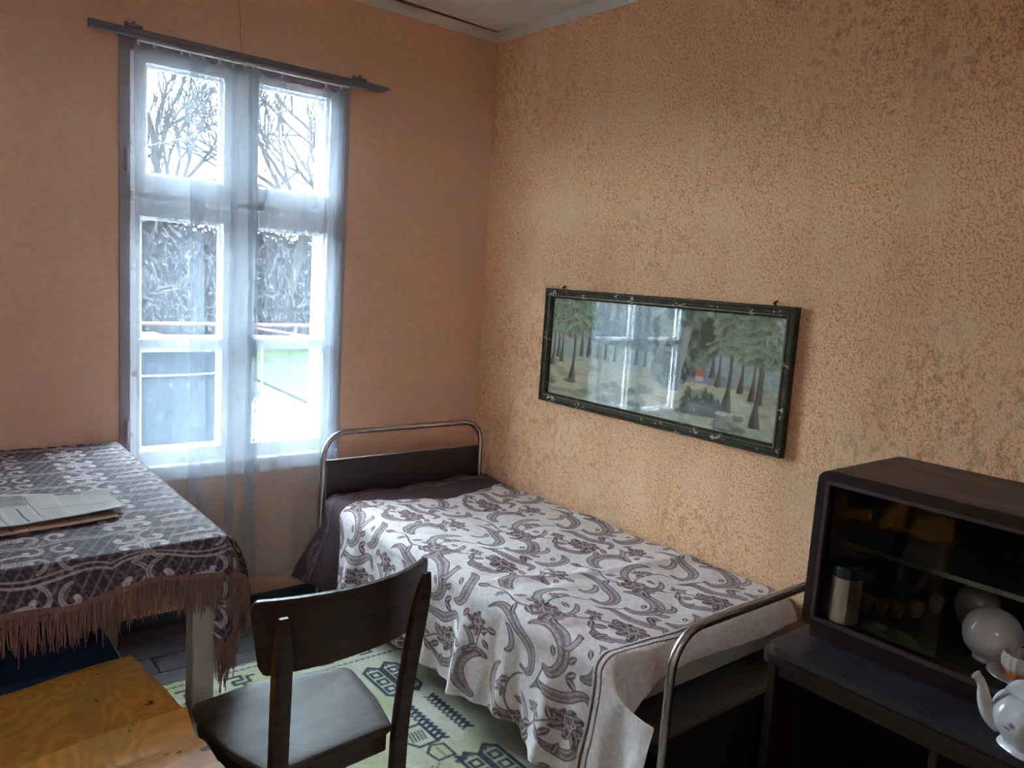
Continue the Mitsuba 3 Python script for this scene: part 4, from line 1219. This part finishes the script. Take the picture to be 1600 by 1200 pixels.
cup_prof = [(0, 0), (.013, 0), (.0135, .003), (.018, .020), (.0205, .044), (.0195, .044), (.0165, .020), (.0115, .004), (0, .004)]
base_cup = lathe(dense(cup_prof, .0035), 36)
vz = base_cup.vertices
th_ = np.arctan2(vz[:, 1], vz[:, 0])
words = ['pale small china cup nearest the ivory canister', 'pale small china cup second from the ivory canister', 'pale small china cup in the middle of the row of five', 'pale small china cup fourth from the ivory canister', 'pale small china cup at the right end of the row of five']
for i_, ((x, y_), wlab) in enumerate(zip([(-.262, -2.246), (-.250, -2.284), (-.232, -2.320), (-.178, -2.350), (-.085, -2.365)], words)):
    ro = rng.uniform(0, 6)
    d_ = np.hypot(((th_ - 2.6 + .5 * i_ + np.pi) % (2 * np.pi) - np.pi) * .017, vz[:, 2] - .026) + .004 * np.sin(th_ * 9)
    motif = sst(.0105, .007, d_)
    cc = lerp(srgb(132, 110, 100), srgb(46, 34, 30), motif)
    cc = np.where((vz[:, 2] > .041)[:, None], np.array(srgb(110, 70, 56)), cc)
    add('cup', xf(base_cup, loc=(x, y_, FZ)), 'm_painted_china', smooth=True, color=cc, label=wlab + ' in the cabinet', cat='cup', group='small china cups in the display cabinet')

JG = thing('jug', 'dark grey coffee pot with spout and handle behind the small cups', 'coffee pot')
jl = np.array([-.115, -2.262, FZ])
add('body', xf(lathe([(0, 0), (.032, 0), (.040, .012), (.052, .05), (.050, .08), (.040, .105), (.036, .122), (.038, .13), (.030, .132), (.012, .146), (.008, .150), (.010, .156), (0, .160)], 36), loc=jl), 'm_jug', JG, smooth=40)
add('spout', tube(bez([jl + [-.01, -.045, .055], jl + [-.015, -.070, .075], jl + [-.018, -.082, .105], jl + [-.02, -.095, .128]], 14), np.linspace(.014, .007, 14), 12), 'm_jug', JG, smooth=True)
add('handle', tube(bez([jl + [0, .036, .115], jl + [0, .075, .112], jl + [0, .082, .07], jl + [0, .048, .038]], 18), .006, 10), 'm_jug', JG, smooth=True)

GL = thing('sugar_bowl', 'round white glossy china bowl standing right of the small cups in the cabinet', 'bowl')
gp = [(0, 0), (.036, 0), (.038, .004), (.036, .012), (.040, .016), (.054, .028), (.064, .048), (.067, .068), (.063, .090), (.052, .110), (.034, .125), (.015, .131), (0, .132)]
add('body', xf(lathe(dense(bez(gp, 80), .004), 48), loc=(-.280, -2.574, FZ)), 'm_porcelain', GL, smooth=True)
G2 = thing('vase', 'dim ochre round vase half hidden behind the round white bowl', 'vase')
add('body', xf(lathe(dense(bez([(0, 0), (.03, 0), (.034, .006), (.052, .045), (.055, .07), (.046, .10), (.026, .125), (.024, .14), (.03, .15), (.0, .15)], 60), .004), 40), loc=(-.105, -2.475, FZ)), 'm_porcelain_warm', G2, smooth=40)

sc_c = np.array([-.345, -2.664, FZ])
SA = add('saucer', xf(lathe([(0, .004), (.024, .004), (.026, 0), (.030, 0), (.034, .005), (.066, .014), (.070, .0165), (.0695, .018), (.062, .0165), (.034, .0085), (0, .0075)], 48), loc=sc_c), 'm_porcelain', smooth=40, label='white saucer with thin rim under the orange striped cup', cat='saucer')
cp = dense([(0, 0), (.022, 0), (.023, .004), (.032, .012), (.041, .028), (.043, .046), (.040, .062), (.0385, .062), (.041, .045), (.038, .028), (.029, .013), (0, .008)], .003)
cm = lathe(cp, 72, 16, .035)
vz = cm.vertices[:, 2]
cc = lerp(srgb(176, 92, 38), srgb(184, 178, 172), sst(.018, .034, vz))
TC = thing('teacup', 'fluted white teacup with orange lower band on the saucer at the right', 'cup')
add('body', xf(cm, loc=sc_c + [0, 0, .0082]), 'm_painted_china', TC, smooth=True, color=cc)
add('handle', xf(tube(bez([(.038, 0, .050), (.060, 0, .052), (.064, 0, .032), (.040, 0, .022)], 16), .0035, 8), rz=-1.9, loc=sc_c + [0, 0, .0082]), 'm_porcelain', TC, smooth=True)

TP = thing('teapot', 'white porcelain teapot with small purple flowers standing on the sideboard worktop', 'teapot')
tl = np.array([-.505, -2.748, .5623])
prof = dense(bez([(.0, .0), (.052, 0), (.058, .004), (.056, .012), (.060, .022), (.078, .052), (.083, .078), (.075, .100), (.058, .117), (.050, .122)], 70), .003)
prof = np.vstack([[(0, .0)], prof[2:], [(.046, .121), (0, .121)]])
bm = lathe(prof, 96, 8, .022)
v_ = bm.vertices
th_ = np.arctan2(v_[:, 1], v_[:, 0])
cc = np.tile(np.array(srgb(178, 180, 184)), (len(v_), 1))
fl = np.zeros(len(v_))
for a0, z0, r0 in ((1.95, .070, .0065), (1.83, .058, .008), (1.90, .052, .005), (2.9, .072, .008), (2.75, .06, .006)):
    d_ = np.hypot(((th_ - a0 + np.pi) % (2 * np.pi) - np.pi) * .08, v_[:, 2] - z0)
    fl = np.maximum(fl, sst(r0, r0 * .55, d_ + .0015 * np.sin(th_ * 60)))
cc = cc * (1 - fl[:, None]) + np.array(srgb(120, 78, 104)) * fl[:, None]
add('body', xf(bm, loc=tl), 'm_painted_china', TP, smooth=True, color=cc)
add('foot', xf(lathe([(.0, -.0002), (.060, -.0002), (.064, .003), (.060, .010), (.054, .014)], 48, 6, .03), loc=tl), 'm_porcelain', TP, smooth=40)
lidm = lathe([(.0, .1225), (.055, .1225), (.060, .124), (.0605, .127), (.052, .134), (.036, .142), (.016, .147), (.008, .149), (.007, .154), (.012, .160), (.010, .168), (0, .170)], 48, 6, .05)
add('lid', xf(lidm, loc=tl), 'm_porcelain', TP, smooth=30)
sd = np.array([-.42, .907])
sp = lambda r_, z_: tl + [sd[0] * r_, sd[1] * r_, z_]
add('spout', tube(bez([sp(.062, .045), sp(.085, .062), sp(.099, .090), sp(.106, .118), sp(.122, .140)], 22), np.interp(np.linspace(0, 1, 22), [0, .4, .8, .95, 1], [.024, .016, .0095, .0095, .012]), 18, False), 'm_porcelain', TP, smooth=True)
add('handle', tube(bez([sp(-.066, .105), sp(-.105, .112), sp(-.122, .08), sp(-.105, .045), sp(-.078, .040)], 22), .006, 10), 'm_porcelain', TP, smooth=True)

# ------------------------------------------------------------------ outdoors
add('ground', cbox(-60, 60, -60, 60, -.60, -.352, .01), 'm_asphalt', kind='structure', label='grey asphalt yard and road')
gr = Polygon([(2.20, 9.2), (2.05, 6.6), (2.3, 4.0), (9, 2.0), (40, 2), (40, 59), (-30, 59), (-30, 11.2), (-2, 10.6), (1.2, 10.2)])
add('grass_verge', extr(gr, .03, 'z', -.352), 'm_grass', kind='structure', label='green grass verge beyond the road')
DK = thing('terrace', 'white concrete terrace with board marks outside the window', kind='structure')
for k in range(14):
    y_ = .36 + k * .62
    add('slab', cbox(-4.5, 1.47, y_ + .004, y_ + .616, -.351, -.300 + .004 * rng.random(), .006), 'm_slab', DK)
hillx, hilly = np.meshgrid(np.linspace(-25, 45, 90), np.linspace(13.2, 40, 40))
hz = -.33 + 2.3 * sst(13.5, 22, hilly) + (meshkit.fbm(np.stack([hillx * .35, hilly * .35, hillx * 0], -1), 4, 3) - .5) * 1.0 * sst(13.5, 17, hilly)
add('hillside', grid(hillx, hilly, hz), 'm_scrub', kind='structure', smooth=True, label='dark wooded slope beyond the railing')

CR = thing('covered_trailer', 'dark blue-grey covered trailer standing on the terrace behind the left panes', 'trailer')
yz = Polygon([(4.1, -.20), (6.4, -.20), (6.4, .50), (6.25, .60), (5.9, .64), (4.5, .64), (4.2, .58), (4.1, .46)])
add('cover', extr(Polygon([(-1.9, -.22), (.20, -.22), (.20, .46), (.12, .60), (.02, .635), (-1.7, .635), (-1.85, .58), (-1.9, .44)]), 2.0, 'y', 4.2), 'm_tarp', CR, smooth=40)
add('seam', tube(bez([(-1.91, 4.19, .40), (-1.3, 4.185, .425), (-.6, 4.185, .42), (.21, 4.19, .44)], 20), .012, 8), 'm_post', CR)
for x in (-1.7, .0):
    add('wheel', xf(trimesh.creation.cylinder(.14, .12, sections=20), ry=0, rx=math.pi / 2, loc=(x, 4.4, -.155)), 'm_iron', CR)
add('stake', cat(tube([(.465, 4.1, -.298), (.452, 4.1, .66)], .012, 8), cbox(.42, .51, 4.06, 4.14, -.299, -.285, .003)), 'm_post', label='thin dark metal stake on the white terrace seen in the right panes', cat='stake')

RL = thing('railing', 'rusty pipe railing along the foot of the slope beyond the grass', 'railing')
ry_ = 12.6
add('top_rail', tube([(-12, ry_, .20), (14, ry_, .20)], .045, 8), 'm_rust', RL)
add('brace', tube([(3.3, ry_ - .05, .18), (5.4, ry_ - .05, -.12)], .035, 8), 'm_rust', RL)
for k in range(9):
    x = -11 + 3.1 * k
    add('post', tube([(x, ry_, -.34), (x, ry_, .21)], .04, 8), 'm_rust', RL)


def bare_tree(base, hgt, r0, seed, lean=0.0, spread=.6, levels=7):
    rg = np.random.default_rng(seed)
    parts = []

    def grow(p, d, L_, r_, lev):
        n_ = 4
        P = [p]
        for _ in range(n_ - 1):
            d = d + rg.normal(0, .12, 3)
            d[2] += .03
            d /= np.linalg.norm(d)
            P.append(P[-1] + d * L_ / (n_ - 1))
        parts.append(tube(P, np.linspace(r_, r_ * .68, n_), 5 if lev < 3 else 3, False))
        if lev >= levels:
            return
        for _ in range(2 if lev < 1 else (3 if rg.random() < .5 else 2)):
            ax = rg.normal(0, 1, 3)
            nd = d + spread * ax / np.linalg.norm(ax) * rg.uniform(.6, 1.25)
            nd /= np.linalg.norm(nd)
            grow(P[-1 if rg.random() < .7 else -2], nd, L_ * rg.uniform(.66, .86), r_ * .69, lev + 1)
    d0 = np.array([lean, 0, 1.0])
    grow(np.array(base, float), d0 / np.linalg.norm(d0), hgt * .36, r0, 0)
    return cat(*parts)


trees = [((4.6, 14.2, -.3), 6.4, .135, 3, .06, 'bare branching tree in the middle of the upper right pane'), ((6.1, 15.0, -.2), 6.4, .13, 11, .05, 'bare tree at the right side of the upper right pane'),
         ((2.35, 15.4, -.1), 5.2, .12, 21, .02, 'slender bare tree low in the upper left pane'), ((3.0, 17.5, .6), 4.6, .12, 5, 0.0, 'small bare tree behind the window mullion'),
         ((-.6, 18.0, .9), 4.0, .11, 8, .0, 'small bare tree at the left side of the lower left pane'), ((7.4, 17.5, .7), 5.4, .13, 15, .0, 'bare tree far right behind the window reveal')]
for b_, h_, r_, sd_, ln, lab in trees:
    add('bare_tree', bare_tree(b_, h_, r_, sd_, ln), 'm_bark', label=lab, cat='tree', group='bare trees on the slope')


def shrub(c, w, hgt, seed, n_=1500):
    rg = np.random.default_rng(seed)
    d = rg.normal(0, 1, (n_, 3))
    d /= np.linalg.norm(d, axis=1, keepdims=True)
    r_ = rg.random(n_) ** .45
    p = d * r_[:, None] * [w, w * .6, hgt / 2]
    p[:, 2] += hgt / 2
    p *= 1 + .25 * (meshkit.noise(p * 1.5 + seed)[:, None] - .5)
    u = rg.normal(0, 1, (n_, 3))
    u[:, 2] += .8
    u /= np.linalg.norm(u, axis=1, keepdims=True)
    v = np.cross(u, rg.normal(0, 1, (n_, 3)))
    v /= np.linalg.norm(v, axis=1, keepdims=True)
    Ls = rg.uniform(.10, .30, n_)[:, None]
    ws = rg.uniform(.02, .05, n_)[:, None]
    A, B, C_ = p - u * Ls - v * ws, p - u * Ls + v * ws, p + u * Ls
    V_ = np.stack([A, B, C_], 1).reshape(-1, 3) + np.array(c)
    return trimesh.Trimesh(V_, np.arange(3 * n_).reshape(-1, 3), process=False)


k_ = 0
for x in np.arange(-4.0, 11.5, 1.15):
    for y_, hh_ in ((14.0, 1.9), (16.0, 2.3)):
        k_ += 1
        xx = x + rng.uniform(-.4, .4)
        add('shrub', shrub((xx, y_ + rng.uniform(-.3, .3), -.3 + (.7 if y_ > 15 else 0)), 1.1, hh_ * rng.uniform(.85, 1.2), 100 + k_), 'm_twig', label='leafless dark shrub in the thicket beyond the railing', cat='shrub', group='shrubs of the thicket')
wire = bez([(-4.0, 9.0, 1.15), (.638, 9.0, 3.025), (1.117, 9.0, 3.198), (2.549, 9.0, 3.831), (2.808, 9.0, 3.946), (8.0, 9.0, 6.3)], 40)
add('overhead_wire', tube(wire, .010, 6), 'm_wire', label='thin dark overhead wire crossing the sky behind the upper panes', cat='wire')
